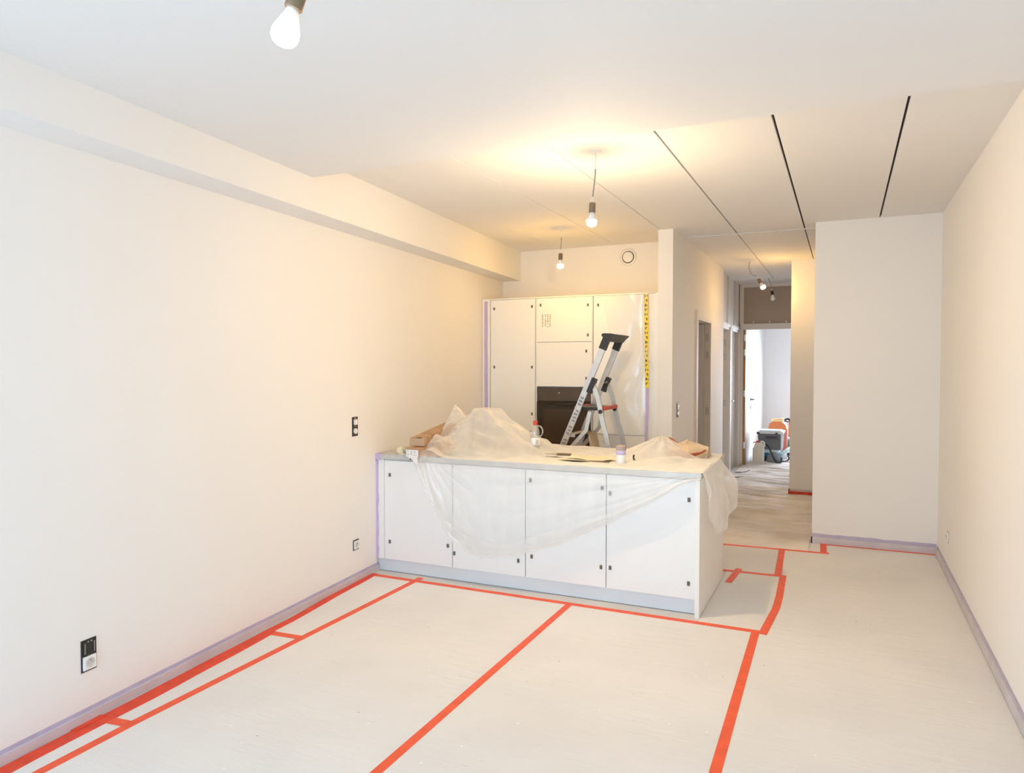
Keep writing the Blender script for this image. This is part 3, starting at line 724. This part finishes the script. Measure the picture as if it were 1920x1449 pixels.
bm = bmesh.new()
tube(bm, smooth([(-.13, -.14, .03), (-.06, -.15, .04), (.02, -.155, .012), (.09, -.12, .03), (.14, -.05, .055)], 5), .008, 6)
tube(bm, smooth([(-.10, -.16, .004), (-.02, -.15, .02), (.06, -.14, .035), (.13, -.10, .045)], 5), .006, 6)
link('red_tie', bm, mat('rust_red_ribbon', (.42, .10, .05), .5, .2, 20), o, True)
bm = bmesh.new(); lathe(bm, [(0, -.018), (.014, -.012), (.018, 0), (.014, .012), (0, .018)], 10, T(.02, -.165, .018)); link('tie_knot', bm, REDP, o, True)
tube_bm = bmesh.new(); tube(tube_bm, smooth([(.0, -.03, .06), (-.01, .0, .10), (.0, .02, .12)], 4), .004, 6); link('bag_twist', tube_bm, mat('bag_paper', (.6, .4, .3)), o, True)
# dark-red strap end over the mound
o = thing('red_strap', 'dull red strap end poking out of the film mound near the right end', 'strap', (-1.20, 5.30, WT+.10))
bm = bmesh.new(); tube(bm, smooth([(.03, .02, .045), (.06, .03, .030), (.10, .035, -.005), (.13, .03, -.03)], 5), .010, 6, sx=.004); link('strap_end', bm, RUST, o)

# ------------------------------------------------------------------ tall kitchen cabinets
KF = 6.81
def tall(label, x0, x1, doors, body_z=(.10, 2.285)):
    lx = (x0+x1)/2
    c = thing('tall_cabinet', label, 'cabinet', (lx, KF, 0), 'tall kitchen cabinets')
    part('body', CARC, c, *body_z_boxes(x0-lx, x1-lx))
    for z0, z1, pp in doors:
        d = part('door', LACQ, c, (x0-lx+.0075, x1-lx-.0075, 0, .019, z0, z1), bev=.0012)
        for px, pz in pp: pad(d, px-lx, 0, pz)
    return c, lx
def body_z_boxes(a, b): return [(a, b, .020, .60, .10, 2.28)]
def at(x0, x1): return x0+.045, x1-.045
tall('left tall kitchen cabinet with full-height white door, beside the left wall', -3.385, -2.865,
     [(.925, 2.278, [(-3.335, 2.19), (-2.905, 2.20), (-3.335, 1.58), (-2.905, 1.58), (-3.335, 1.06), (-2.905, 1.10)]), (.11, .915, [])])
# centre unit with oven niche
x0, x1 = -2.863, -2.256; lx = (x0+x1)/2
c = thing('tall_cabinet', 'middle tall kitchen cabinet holding the built-in oven', 'cabinet', (lx, KF, 0), 'tall kitchen cabinets')
part('body', CARC, c, (x0-lx, x0-lx+.016, .005, .60, .10, 2.28), (x1-lx-.016, x1-lx, .005, .60, .10, 2.28), (x0-lx, x1-lx, .02, .60, 1.378, 2.28), (x0-lx, x1-lx, .02, .60, .10, .776), (x0-lx, x1-lx, .58, .60, .776, 1.378))
for z0, z1, pp in ((1.836, 2.278, [(-2.81, 2.21), (-2.305, 2.195), (-2.305, 1.90)]), (1.385, 1.830, [(-2.32, 1.74), (-2.32, 1.47)]), (.11, .77, [])):
    d = part('door', LACQ, c, (x0-lx+.0075, x1-lx-.0075, 0, .019, z0, z1), bev=.0012)
    for px, pz in pp: pad(d, px-lx, 0, pz)
    if z0 > 1.8:
        bm = bmesh.new(); random.seed(3)       # faded sideways print: four lines of short strokes
        for col_, (xx, w) in enumerate(((-.228, .014), (-.196, .012), (-.170, .012), (-.146, .010))):
            z = 2.115
            while z > 1.992:
                h = random.uniform(.005, .013)
                if not (col_ in (1, 2) and random.random() < .35):
                    box(bm, xx-w/2, xx+w/2*random.uniform(.3, 1), -.0012, .0002, z-h, z)
                z -= h + random.uniform(.003, .007)
        link('printed_text', bm, INKP, d)['kind'] = 'stuff'
ov = thing('built_in_oven', 'black built-in oven with dark glass door in the middle tall cabinet', 'oven', (lx, KF, .78))
part('oven_body', BLACK, ov, (-.280, .280, .02, .55, .004, .594))
part('control_panel', OVENP, ov, (-.288, .288, -.006, .02, .456, .596), bev=.002)
dr = part('oven_door', OVENG, ov, (-.288, .288, -.010, .02, .004, .450), bev=.002)
part('door_window', mat('oven_window', (.05, .03, .018), .14, .2, 4), dr, (-.21, .23, -.0112, -.010, .04, .38))
bm = bmesh.new(); lathe(bm, [(0, 0), (.007, 0), (.006, .004), (0, .005)], 10, T(-.045, -.006, .54) @ R(90, 'X')); link('indicator_light', bm, WHITEP, ov)
bm = bmesh.new(); tube(bm, [(-.22, -.040, .425), (.22, -.040, .425)], .007, 8); tube(bm, [(-.20, -.010, .425), (-.20, -.040, .425)], .006, 6); tube(bm, [(.20, -.010, .425), (.20, -.040, .425)], .006, 6); link('oven_handle', bm, BLACK, dr, True)
tall('right tall kitchen cabinet with white doors behind taped plastic film', -2.254, -1.700,
     [(.925, 2.278, [(-2.20, 2.19)]), (.11, .915, [])])
o = thing('cabinet_end_panel', 'white end panel between the tall cabinets and the partition wall', 'panel', (-1.67, KF, 0)); part('panel_board', LACQE, o, (-.026, .064, -.004, .60, .0, 2.287), bev=.001)
o = thing('cabinet_filler', 'white filler strip at the left of the tall cabinets', 'panel', (-3.42, KF, 0)); part('filler_board', LACQE, o, (-.055, .033, .002, .02, .0, 2.283), bev=.001)
o = thing('cabinet_plinth', 'white plinth board under the tall cabinets', 'plinth', (-2.5, KF+.04, 0)); part('plinth_board', LACQE, o, (-.90, .80, 0, .016, .0, .098))
o = thing('cabinet_top_panel', 'white top board over the tall cabinets', 'panel', (-2.55, KF, 2.281)); part('top_board', LACQE, o, (-.92, .91, -.004, .60, 0, .012))
o = wavy_strip(((-3.432, KF+.001, .6), (-3.432, KF+.001, 2.27)), (0,-1,0), (1,0,0), .019, PURPLE, 'masking_tape', seed=11, amp=.004)
tag(o, 'upright purple masking tape on the left edge of the tall cabinets', 'tape', 'purple masking tape')
# film over the right door, held by yellow printed tape above and purple tape below
NU3, NV3 = 70, 150
P = np.zeros((NU3, NV3, 3))
for i in range(NU3):
    for j in range(NV3):
        u = i/(NU3-1); v = j/(NV3-1)
        z = 2.284 - 1.75*v
        xl = -2.16 + .12*math.sin(v*3.0) - .06*sstep(.2, .7, v) + .05*mnoise.noise(Vector((v*6, 0, 2))); xr = -1.645 + .004*mnoise.noise(Vector((v*8, 3, 0)))
        x = xl + (xr-xl)*u
        nearlt = 1 - .85*math.exp(-((x+1.715)/.03)**2)
        w = (.005 + .024*max(0, ridge(x*2.6 + z*.9, z*1.1 - x*1.2, 21, 2)-.25)*2.2)*nearlt
        P[i, j] = (x, KF - .008 - w, z)
o = grid('plastic_film', P, FILMT)
tag(o, 'crinkled clear plastic film taped over the right tall kitchen cabinet', 'plastic sheet')
ty = thing('printed_tape', 'yellow warning tape with black marks down the film on the tall cabinets', 'tape', (-1.712, KF-.012, 0))
yb = wavy_strip(((-.008, 0, 2.283), (.006, 0, 1.385)), (0,-1,0), (1,0,0), .020, YELLOW, 'tape_band', amp=.003, seed=7, parent=ty)
bm = bmesh.new(); random.seed(11); k = 0; z = 2.27
while z > 1.39:
    cx = -.008 + .014*(2.283-z)/.898
    kind = k % 4
    if kind == 0: box(bm, cx-.014, cx-.006, -.0022, -.0012, z-.020, z); box(bm, cx+.005, cx+.013, -.0022, -.0012, z-.018, z-.002)
    elif kind == 1: box(bm, cx-.004, cx+.012, -.0022, -.0012, z-.010, z); box(bm, cx+.003, cx+.012, -.0022, -.0012, z-.024, z-.012)
    elif kind == 2: box(bm, cx-.012, cx+.002, -.0022, -.0012, z-.022, z); box(bm, cx+.009, cx+.014, -.0022, -.0012, z-.022, z-.004)
    else: box(bm, cx-.010, cx+.008, -.0022, -.0012, z-.007, z); box(bm, cx-.012, cx-.003, -.0022, -.0012, z-.020, z-.009)
    z -= .044; k += 1
link('tape_print', bm, INK, yb)['kind'] = 'stuff'
o = wavy_strip(((-1.715, KF-.012, .55), (-1.702, KF-.012, 1.383)), (0,-1,0), (1,0,0), .015, PURPLE, 'masking_tape', seed=12, amp=.003)
tag(o, 'upright purple masking tape below the yellow tape on the tall cabinets', 'tape', 'purple masking tape')

# ------------------------------------------------------------------ step ladder between island and cabinets
lad = thing('step_ladder', 'aluminium step ladder with black top tray standing behind the island', 'ladder', (-2.1, 6.1, 0))
def lp(x, y, z): return (x+2.1, y-6.1, z)
sx = lambda z: -2.585 + .415*z      # stile line
near = lambda z: 5.90 - .05*(1.85-z)/1.85*1.2; far = lambda z: 6.28 + .05*(1.85-z)/1.85*1.2
for f in (near, far):
    bm = bmesh.new(); tube(bm, [lp(sx(z), f(z), z) for z in (.03, .9, 1.75)], .026, side=(.92, 0, -.38), sx=.012)
    st = link('stile', bm, ALU, lad)
    bm = bmesh.new(); tube(bm, [lp(sx(0), f(0), 0), lp(sx(.07), f(.07), .07)], .030, side=(.92, 0, -.38), sx=.016); link('foot', bm, BLACK, st)
    bm = bmesh.new(); tube(bm, [lp(sx(1.735), f(1.73), 1.735), lp(sx(1.84), f(1.84), 1.84)], .032, side=(.92, 0, -.38), sx=.017); link('stile_cap', bm, BLACK, st)
    # rear leg with a bent top
    pts = smooth([lp(sx(1.44)+.035, f(1.44)+(.012 if f is near else -.012), 1.45), lp(-1.93, f(1.4), 1.40), lp(-1.893, f(1.3), 1.30), lp(-1.85, f(1.1), 1.10), lp(-1.80, f(.92), .92), lp(-1.60, f(.1), .03)], 5)
    bm = bmesh.new(); tube(bm, pts, .019, side=(1, 0, .2), sx=.011); rl = link('rear_leg', bm, ALU, lad)
    bm = bmesh.new(); tube(bm, [lp(-1.605, f(0), 0), lp(-1.62, f(0), .07)], .027, side=(1, 0, .2), sx=.016); link('foot', bm, BLACK, rl)
    bm = bmesh.new(); tube(bm, [lp(sx(1.375)+.035, f(1.4)-.0 , 1.375-.012), lp(sx(1.50)+.035, f(1.5), 1.50-.012)], .022, side=(.92, 0, -.38), sx=.020); link('hinge_block', bm, BLACK, lad)
    bm = bmesh.new(); lathe(bm, [(0, 0), (.018, 0), (.018, .012), (0, .014)], 12, Matrix.Translation(lp(-1.872, f(1.215)-.010, 1.205)) @ R(90, 'X')); link('pivot', bm, BLACK, lad)
# printed marks on the near stile
bm = bmesh.new(); random.seed(5)
for i in range(16):
    z = 1.32 - .028*i
    if i in (3, 8, 12): continue
    p = Vector(lp(sx(z), near(z)-.0135, z)); M = Matrix.Translation(p) @ R(-67.5, 'Y')
    for q in range(2): box(bm, -.008+.009*q, -.002+.009*q, 0, .0012, -.018, .018*random.uniform(.2, 1), M)
link('stile_print', bm, mat('grey_ink', (.16, .15, .15), .6, .2, 30), lad)['kind'] = 'stuff'
# platform with red ends and side rails, steps
bm = bmesh.new(); box(bm, -.005, .238, -.185, .165, 1.212, 1.238, bev=.004); pf = link('platform', bm, BLACK, lad)
for a, b in ((-.022, .010), (.228, .262)):
    bm = bmesh.new(); box(bm, a, b, -.19, .17, 1.214, 1.246, bev=.006); link('platform_end', bm, REDP, pf)
for z in (.25, .50, .75, 1.0):
    x = sx(z)+2.1; w0 = near(z)-6.1+.01; w1 = far(z)-6.1-.01
    s = part('step', ALU, lad, (x-.03, x+.075, w0, w1, z-.022, z)); part('tread_edge', BLACK, s, (x-.036, x-.018, w0, w1, z-.026, z+.003)); part('tread_edge', BLACK, s, (x+.066, x+.080, w0, w1, z-.026, z+.003))
# folding braces from the platform to the stiles
for f, dy in ((near, .03), (far, -.03)):
    bm = bmesh.new(); tube(bm, [lp(-1.98, f(1.2)+dy, 1.20), lp(-2.01, f(1.05)+dy, 1.04), lp(-2.19, f(.85)+dy, .84)], .016, side=(1, 0, -.3), sx=.006); link('brace', bm, ALU, lad)
bm = bmesh.new(); tube(bm, [lp(-1.70, near(.5), .45), lp(-1.70, far(.5), .45)], .012); link('cross_bar', bm, ALU, lad, True)
# top tray: flared black hand rail
xt = sx(1.86)+2.1
bm = bmesh.new()
prof = [(-.055, 1.862), (-.04, 1.870), (.02, 1.868), (.066, 1.860), (.068, 1.853), (.035, 1.825), (.015, 1.80), (-.02, 1.80), (-.04, 1.83), (-.055, 1.852)]
vs0 = [bm.verts.new((xt+a, -.225, z)) for a, z in prof]; vs1 = [bm.verts.new((xt+a, .205, z)) for a, z in prof]
bm.faces.new(vs0); bm.faces.new(vs1[::-1])
for i in range(len(prof)): bm.faces.new((vs0[i], vs0[(i+1) % len(prof)], vs1[(i+1) % len(prof)], vs1[i]))
link('top_tray', bm, BLACK, lad)
# something folded hanging on the step: beige work cloth
o = thing('folded_cloth', 'beige work cloth slung over a ladder step', 'cloth', (-2.10, 6.08, 1.0))
NUc, NVc = 20, 24
P = np.zeros((NUc, NVc, 3))
for i in range(NUc):
    for j in range(NVc):
        u = i/(NUc-1); v = j/(NVc-1)
        y = -.13 + .24*u; s = v*.36
        x = -.02 + min(s, .10) + .02*math.sin(u*5) * v; z = .006 if s < .10 else .006 - (s-.10)
        x += (s-.10)*.25 if s > .10 else 0
        P[i, j] = (x+.012, y, z + .010*(ridge(u*3, v*3, 4.4)-.4)*(1 if s < .1 else 0))
        P[i, j, 0] += .018*(ridge(u*3, v*2.5, 8.4)-.4)*(v > .28)
grid('cloth_sheet', P, mat('beige_cloth', (.47, .37, .25), .85, .2, 9, .15, 60), o)

# ------------------------------------------------------------------ pendant bulbs
BP = [(0, -.050), (.012, -.0485), (.022, -.0435), (.0285, -.034), (.030, -.024), (.0285, -.012), (.022, .004), (.0165, .018), (.0135, .030), (.013, .042), (0, .042)]
def pendant(label, ceil_pt, bulb_c, axis, lit=GLOW, collar=True, cable_mid=None, white_top=.10, rose=True):
    top = Vector(ceil_pt); b = Vector(bulb_c); ax = Vector(axis).normalized()      # axis: from bulb to holder
    t = thing('pendant_bulb', label, 'light bulb', top, 'bare bulbs on cables')
    M = Matrix.Translation(b - top) @ ax.to_track_quat('Z', 'Y').to_matrix().to_4x4()
    bm = bmesh.new(); lathe(bm, BP[:6] + [(0, -.012)] if collar else BP[:8] + [(0, .018)], 24, M); link('bulb', bm, lit or OPAL, t, True)
    bm = bmesh.new(); lathe(bm, [(0, -.0118), (.0288, -.0118), (.0225, .0042)] + BP[7:] if collar else [(0, .0182)] + BP[7:], 24, M); link('bulb_collar', bm, WHITEP if lit else OPAL, t, True)  # opaque collar added on lit bulbs to hold light off the ceiling
    bm = bmesh.new(); lathe(bm, [(0, .034), (.0185, .032), (.0195, .034), (.0195, .082), (.017, .090), (.006, .094), (0, .094)], 20, M); h = link('lamp_holder', bm, HOLDER if lit else BLACK, t, True)
    e = b - top + ax*.094
    bm = bmesh.new()
    for s in (-1, 1): tube(bm, smooth([e - ax*.004 + Vector((.006*s, 0, 0)), e + ax*.012 + Vector((.007*s, 0, 0)), e + ax*.035], 4), .0018, 6)
    link('wires', bm, WHITEP, h)
    c0 = e + ax*.033
    mid = [Vector(m_) - top for m_ in cable_mid] if cable_mid else [c0.lerp(Vector((0, 0, 0)), .5) + Vector((.006, 0, 0))]
    full = smooth([c0] + mid + [Vector((0, 0, 0))], 10)
    L = 0; cut = len(full)-1
    for i in range(len(full)-1, 0, -1):
        L += (full[i]-full[i-1]).length
        if L > white_top: cut = i-1; break
    bm = bmesh.new(); tube(bm, full[:cut+1], .0042, 8); link('cable', bm, CABLE, t, True)
    if cut < len(full)-1:
        bm = bmesh.new(); tube(bm, full[cut:], .0030, 8); link('bare_wires', bm, WHITEP, t, True)
    if rose:
        bm = bmesh.new(); lathe(bm, [(0, 0), (.035, 0), (.033, -.006), (0, -.008)], 20); link('ceiling_plate', bm, WHITEP, t)
    return t
pendant('large lit bulb hanging closest to the camera at the top of the picture', (-1.02, 1.22, LZ), (-1.101, 1.237, 2.338), (.34, .10, 1), lit=GLOW_WEAK, collar=False, white_top=.05)
pendant('lit bulb hanging over the front of the island on a long grey cable', (-1.353, 4.134, CZ), (-1.375, 4.13, 2.475), (.04, 0, 1))
pendant('lit bulb hanging near the tall cabinets under the air vent wall', (-2.40, 6.30, CZ), (-2.402, 6.30, 2.545), (.02, 0, 1), lit=GLOW_MID, white_top=.085)
pendant('lit bulb hanging tilted on a curved cable in the hall', (-1.04, 9.147, CZ), (-.904, 9.15, 2.557), (-.55, 0, 1), lit=GLOW_HALL, white_top=.02, cable_mid=[(-1.03, 9.147, 2.70), (-1.055, 9.147, 2.79)], rose=False)
pendant('unlit bulb hanging at the far end of the hall', (-1.01, 11.0, CZ), (-.94, 11.0, 2.575), (-.12, 0, 1), lit=None, white_top=.01, rose=False)

# ------------------------------------------------------------------ wall fittings
def on_left(y, z):      # frame on the left wall: X along the wall (towards the back), Y up, Z out
    z_ax = nl; x_ax = Vector((-.0858, 1, 0)).normalized(); y_ax = Vector((0, 0, 1))
    M = Matrix((x_ax, y_ax, z_ax)).transposed().to_4x4(); M.translation = (wx(y), y, z); return M
def socket_unit(name, label, cat, M, mods, s=.071, rim_m=None):
    """mods: list of kinds from top to bottom"""
    n = len(mods); o = thing(name, label, cat, M.translation, 'flush sockets and switches'); MR = M.copy(); MR.translation = (0, 0, 0)
    bm = bmesh.new(); box(bm, -s/2-.005, s/2+.005, -n*s/2-.005, n*s/2+.005, 0, .003, MR); link('mounting_frame', bm, rim_m or mat('dark_mount', (.055, .052, .05), .6, .4, 60), o)
    for k, kind in enumerate(mods):
        yc = (n-1)*s/2 - k*s
        if kind == 'socket':
            bm = bmesh.new(); box(bm, -s/2+.002, s/2-.002, yc-s/2+.003, yc+s/2-.003, .002, .011, MR, bev=.0015); c = link('socket_cover', bm, WHITEP, o)
            bm = bmesh.new(); lathe(bm, [(.0215, .0110), (.0225, .0118), (.0195, .0122), (.0190, .0112), (0, .0110)], 24, MR @ T(0, yc, 0)); link('socket_well', bm, mat('socket_grey', (.62, .62, .60), .4, .05, 20), c)
            bm = bmesh.new()
            for dx in (-.009, .009): lathe(bm, [(0, .0112), (.003, .0112), (.003, .0122), (0, .0122)], 8, MR @ T(dx, yc, 0))
            lathe(bm, [(0, .011), (.0025, .011), (.0022, .020), (0, .021)], 8, MR @ T(0, yc+.012, 0)); link('contact', bm, STEEL, c)
        elif kind == 'switch':
            bm = bmesh.new(); box(bm, -.019, .019, yc-.020, yc+.020, .002, .014, MR, bev=.002); link('insert', bm, WHITEP, o)
            bm = bmesh.new()
            for dy in (-.029, .029): box(bm, -.012, .012, yc+dy-.003, yc+dy+.003, .003, .005, MR)
            link('claw', bm, STEEL, o)
        elif kind == 'round':
            bm = bmesh.new(); lathe(bm, [(0, .014), (.020, .013), (.021, .003), (.021, .002)], 20, MR @ T(0, yc, 0)); link('insert', bm, WHITEP, o)
        elif kind == 'dark':
            bm = bmesh.new(); box(bm, -s/2, s/2, yc-s/2, yc+s/2, .002, .007, MR, bev=.001); c = link('data_insert', bm, BLACK, o)
            bm = bmesh.new()
            for dx in (-.024, .024): box(bm, dx-.0015, dx+.0015, yc-.024, yc+.024, .007, .0095, MR)
            for dx in (-.010, .006): box(bm, dx, dx+.007, yc+.026, yc+.031, .007, .009, MR)
            link('metal_tab', bm, STEEL, c)
    return o
socket_unit('wall_socket', 'double flush unit low on the left wall near the camera, black insert above white socket', 'socket', on_left(2.122, .298), ['dark', 'socket'], s=.067)
socket_unit('wall_socket', 'single white socket low on the left wall near the island', 'socket', on_left(4.334, .273), ['socket'], s=.066)
socket_unit('wall_switch', 'double switch unit without cover at worktop height on the left wall', 'switch', on_left(4.33, 1.149), ['switch', 'round'], s=.066)
Mh = Matrix(((0, 0, 1), (1, 0, 0), (0, 1, 0))).to_4x4(); Mh.translation = (-1.46, 7.01, 1.166)
socket_unit('wall_switch', 'double switch unit without cover on the hall side of the partition', 'switch', Mh, ['switch', 'round'], s=.066)
Mr = Matrix(((0, 0, -1), (-1, 0, 0), (0, 1, 0))).to_4x4(); Mr.translation = (.735, 6.32, .297)
socket_unit('wall_socket', 'single white socket low on the right wall', 'socket', Mr, ['socket'], rim_m=mat('cream_frame', (.55, .50, .43), .6, .1, 40))
# air valve on the kitchen wall
o = thing('air_valve', 'round white ventilation valve high on the kitchen back wall', 'vent', (-2.072, 7.43, 2.734))
bm = bmesh.new(); lathe(bm, [(.060, 0), (.088, 0), (.090, .004), (.078, .010), (.066, .011), (.064, .002)], 40, R(90, 'X')); link('valve_ring', bm, WHITEP, o, True)
bm = bmesh.new(); lathe(bm, [(0, .001), (.064, .001), (.064, .003), (0, .003)], 32, R(90, 'X')); link('valve_gap', bm, GAP, o)
bm = bmesh.new(); lathe(bm, [(0, .020), (.048, .018), (.056, .013), (.057, .008), (.03, .004), (0, .004)], 40, R(90, 'X')); link('valve_disc', bm, WHITEP, o, True)

# ------------------------------------------------------------------ things in the far room
o = thing('jerrycan', 'milky white jerrycan with a red cap on the far room floor', 'jerrycan', (-1.235, 12.22, .012))
bm = bmesh.new(); box(bm, -.085, .085, -.075, .075, 0, .27, bev=.022)
prism(bm, [(-.07, .25), (.085, .25), (.085, .29), (.05, .335), (-.01, .345), (-.055, .32)], -.06, .06, R(90, 'X'))
link('can_body', bm, HDPE, o)
bm = bmesh.new(); lathe(bm, [(0, .335), (.026, .335), (.026, .372), (.022, .376), (0, .376)], 16, T(-.01, 0, -.005)); tube(bm, [(-.03, -.01, .345), (-.075, -.02, .345), (-.085, -.02, .32)], .008, 6); link('cap', bm, REDP, o)
bm = bmesh.new(); tube(bm, smooth([(.02, 0, .335), (.05, 0, .36), (.085, 0, .335), (.088, 0, .28)], 5), .012, 8); link('handle', bm, HDPE, o, True)
# tool case under the tub
o = thing('tool_case', 'low dark grey tool case with a blue band under the grey tub', 'case', (-1.10, 12.62, .012))
bm = bmesh.new(); box(bm, -.17, .155, -.16, .18, 0, .09, bev=.01); link('case_base', bm, NAVY, o)
bm = bmesh.new(); box(bm, -.165, .150, -.165, .175, .09, .15, bev=.006); link('blue_band', bm, BLUE, o)
bm = bmesh.new(); box(bm, -.17, .155, -.165, .18, .15, .20, bev=.008); link('case_lid', bm, PTEAL, o)
# grey tub
o = thing('storage_tub', 'dark grey plastic storage tub with a pale lid stacked on the tool case', 'tub', (-1.085, 12.64, .213))
bm = bmesh.new(); vs = []
for z, s in ((0, .90), (.27, 1.0)): vs.append([bm.verts.new((a*s, b*s, z)) for a, b in ((-.195, -.16), (.195, -.16), (.195, .22), (-.195, .22))])
bm.faces.new(vs[0][::-1]); bm.faces.new(vs[1])
for k in range(4): bm.faces.new((vs[0][k], vs[0][(k+1) % 4], vs[1][(k+1) % 4], vs[1][k]))
link('tub_body', bm, CRATEM, o)
part('tub_handle', NAVY, o, (-.07, .12, -.175, -.155, .19, .22)); part('tub_rib', CRATEM, o, (-.17, .17, -.168, -.152, .155, .165))
bm = bmesh.new(); box(bm, -.205, .205, -.175, .235, .262, .30, bev=.006); box(bm, -.17, .17, -.14, .20, .30, .315, bev=.006); link('tub_lid', bm, LIDM, o)
part('tub_corner', LIDM, o, (.165, .19, -.168, -.13, .0, .262)); part('lid_clip', NAVY, o, (-.207, -.16, -.182, -.172, .255, .285)); part('lid_clip', NAVY, o, (.08, .12, -.182, -.172, .262, .285))
# orange case behind it
o = thing('orange_case', 'orange and red-brown machine case behind the grey tub', 'case', (-1.07, 14.2, .012))
bm = bmesh.new(); prism(bm, [(-.18, .36), (.14, .36), (.14, .41), (.11, .50), (.05, .545), (-.11, .545), (-.165, .51), (-.18, .44)], -.14, .14, R(90, 'X')); link('case_hood', bm, ORCASE, o)
bm = bmesh.new(); box(bm, -.18, .14, -.14, .14, 0, .36, bev=.01); link('case_base', bm, RUST, o)
o2 = thing('cable_coil', 'pale yellow coiled hose lying on the orange case', 'hose', (-1.10, 14.2, .557))
bm = bmesh.new()
for k in range(2): tube(bm, [(.10*math.cos(a)*(1-.1*k), .085*math.sin(a)*(1-.1*k), .022+.016*k+.016*math.sin(a*1+2*k)) for a in [2*PI*i/24 for i in range(25)]], .012, 6)
link('coil', bm, mat('pale_yellow_hose', (.80, .62, .26), .5, .1, 10), o2, True)
# orange rod with black grip
o = thing('orange_staff', 'thin orange rod with a black grip leaning on the far wall', 'rod', (-.94, 14.72, .012))
bm = bmesh.new(); tube(bm, [(0, 0, 0), (.0, .20, .52)], .012, 8); link('shaft', bm, ORCASE, o, True)
bm = bmesh.new(); tube(bm, smooth([(.02, .205, .50), (-.02, .20, .545), (-.07, .195, .535), (-.10, .19, .50)], 5), .018, 8); tube(bm, smooth([(-.09, .19, .51), (-.03, .19, .49), (.01, .20, .52)], 4), .009, 6); link('grip', bm, BLACK, o, True)
# teal box at right
o = thing('teal_box', 'small teal plastic box on the floor right of the grey tub', 'box', (-.91, 14.50, .012))
bm = bmesh.new(); box(bm, -.10, .16, -.1, .1, 0, .19, bev=.01); link('box_body', bm, TEAL, o)
bm = bmesh.new(); box(bm, -.105, .165, -.105, .105, .19, .225, bev=.008); link('box_lid', bm, PTEAL, o)
part('box_latch', PTEAL, o, (.0, .05, -.112, -.1, .10, .20))
# pale power tool with straps
o = thing('power_tool', 'pale teal long-necked power tool with black strap beside the tub', 'power tool', (-.885, 12.70, .012))
bm = bmesh.new(); tube(bm, [(-.09, -.08, .10), (.02, .0, .16), (.12, .12, .22)], .032, 10); link('tool_body', bm, PTEAL, o, True)
bm = bmesh.new(); tube(bm, [(-.06, -.10, .07), (.05, -.06, .085)], .045, 10); link('motor_housing', bm, LIDM, o, True)
bm = bmesh.new(); tube(bm, smooth([(.055, -.06, .12), (.085, -.07, .05), (.03, -.11, .012), (-.05, -.13, .03), (-.08, -.13, .09)], 5), .012, 6, sx=.006); tube(bm, [(.06, -.04, .11), (.09, -.02, .13)], .03, 8); link('strap', bm, NAVY, o, True)
o = thing('tool_belt', 'black webbing strap looped between the jerrycan and the power tool', 'strap', (-1.08, 12.35, .012))
bm = bmesh.new(); tube(bm, smooth([(-.10, .0, .33), (-.02, -.03, .28), (.03, -.04, .18), (.09, -.05, .06), (.15, -.05, .015), (.19, -.03, .05), (.18, .0, .10)], 6), .014, 6, sx=.006); link('webbing', bm, NAVY, o, True)
bm = bmesh.new(); lathe(bm, [(0, 0), (.10, 0), (.11, .03), (.09, .13), (.05, .17), (0, .18)], 16, T(.06, .03, 0) @ Matrix.Scale(.75, 4, (0, 1, 0))); link('pouch', bm, mat('grey_pouch', (.22, .24, .26), .8, .15, 9), o, True)
# thin cable on the hall floor by door 2
o = thing('loose_cord', 'short dark cord lying on the hall floor by the doors', 'cord', (-1.36, 10.75, .016))
bm = bmesh.new(); tube(bm, smooth([(-.08, .25, .006), (.0, .28, .008), (.07, .36, .01), (.10, .45, .02)], 5), .007, 6); tube(bm, smooth([(-.06, -.25, .006), (.02, -.22, .008), (.08, -.12, .006)], 5), .006, 6); link('cord_run', bm, mat('maroon_cord', (.20, .10, .09), .7, .1, 20), o, True)
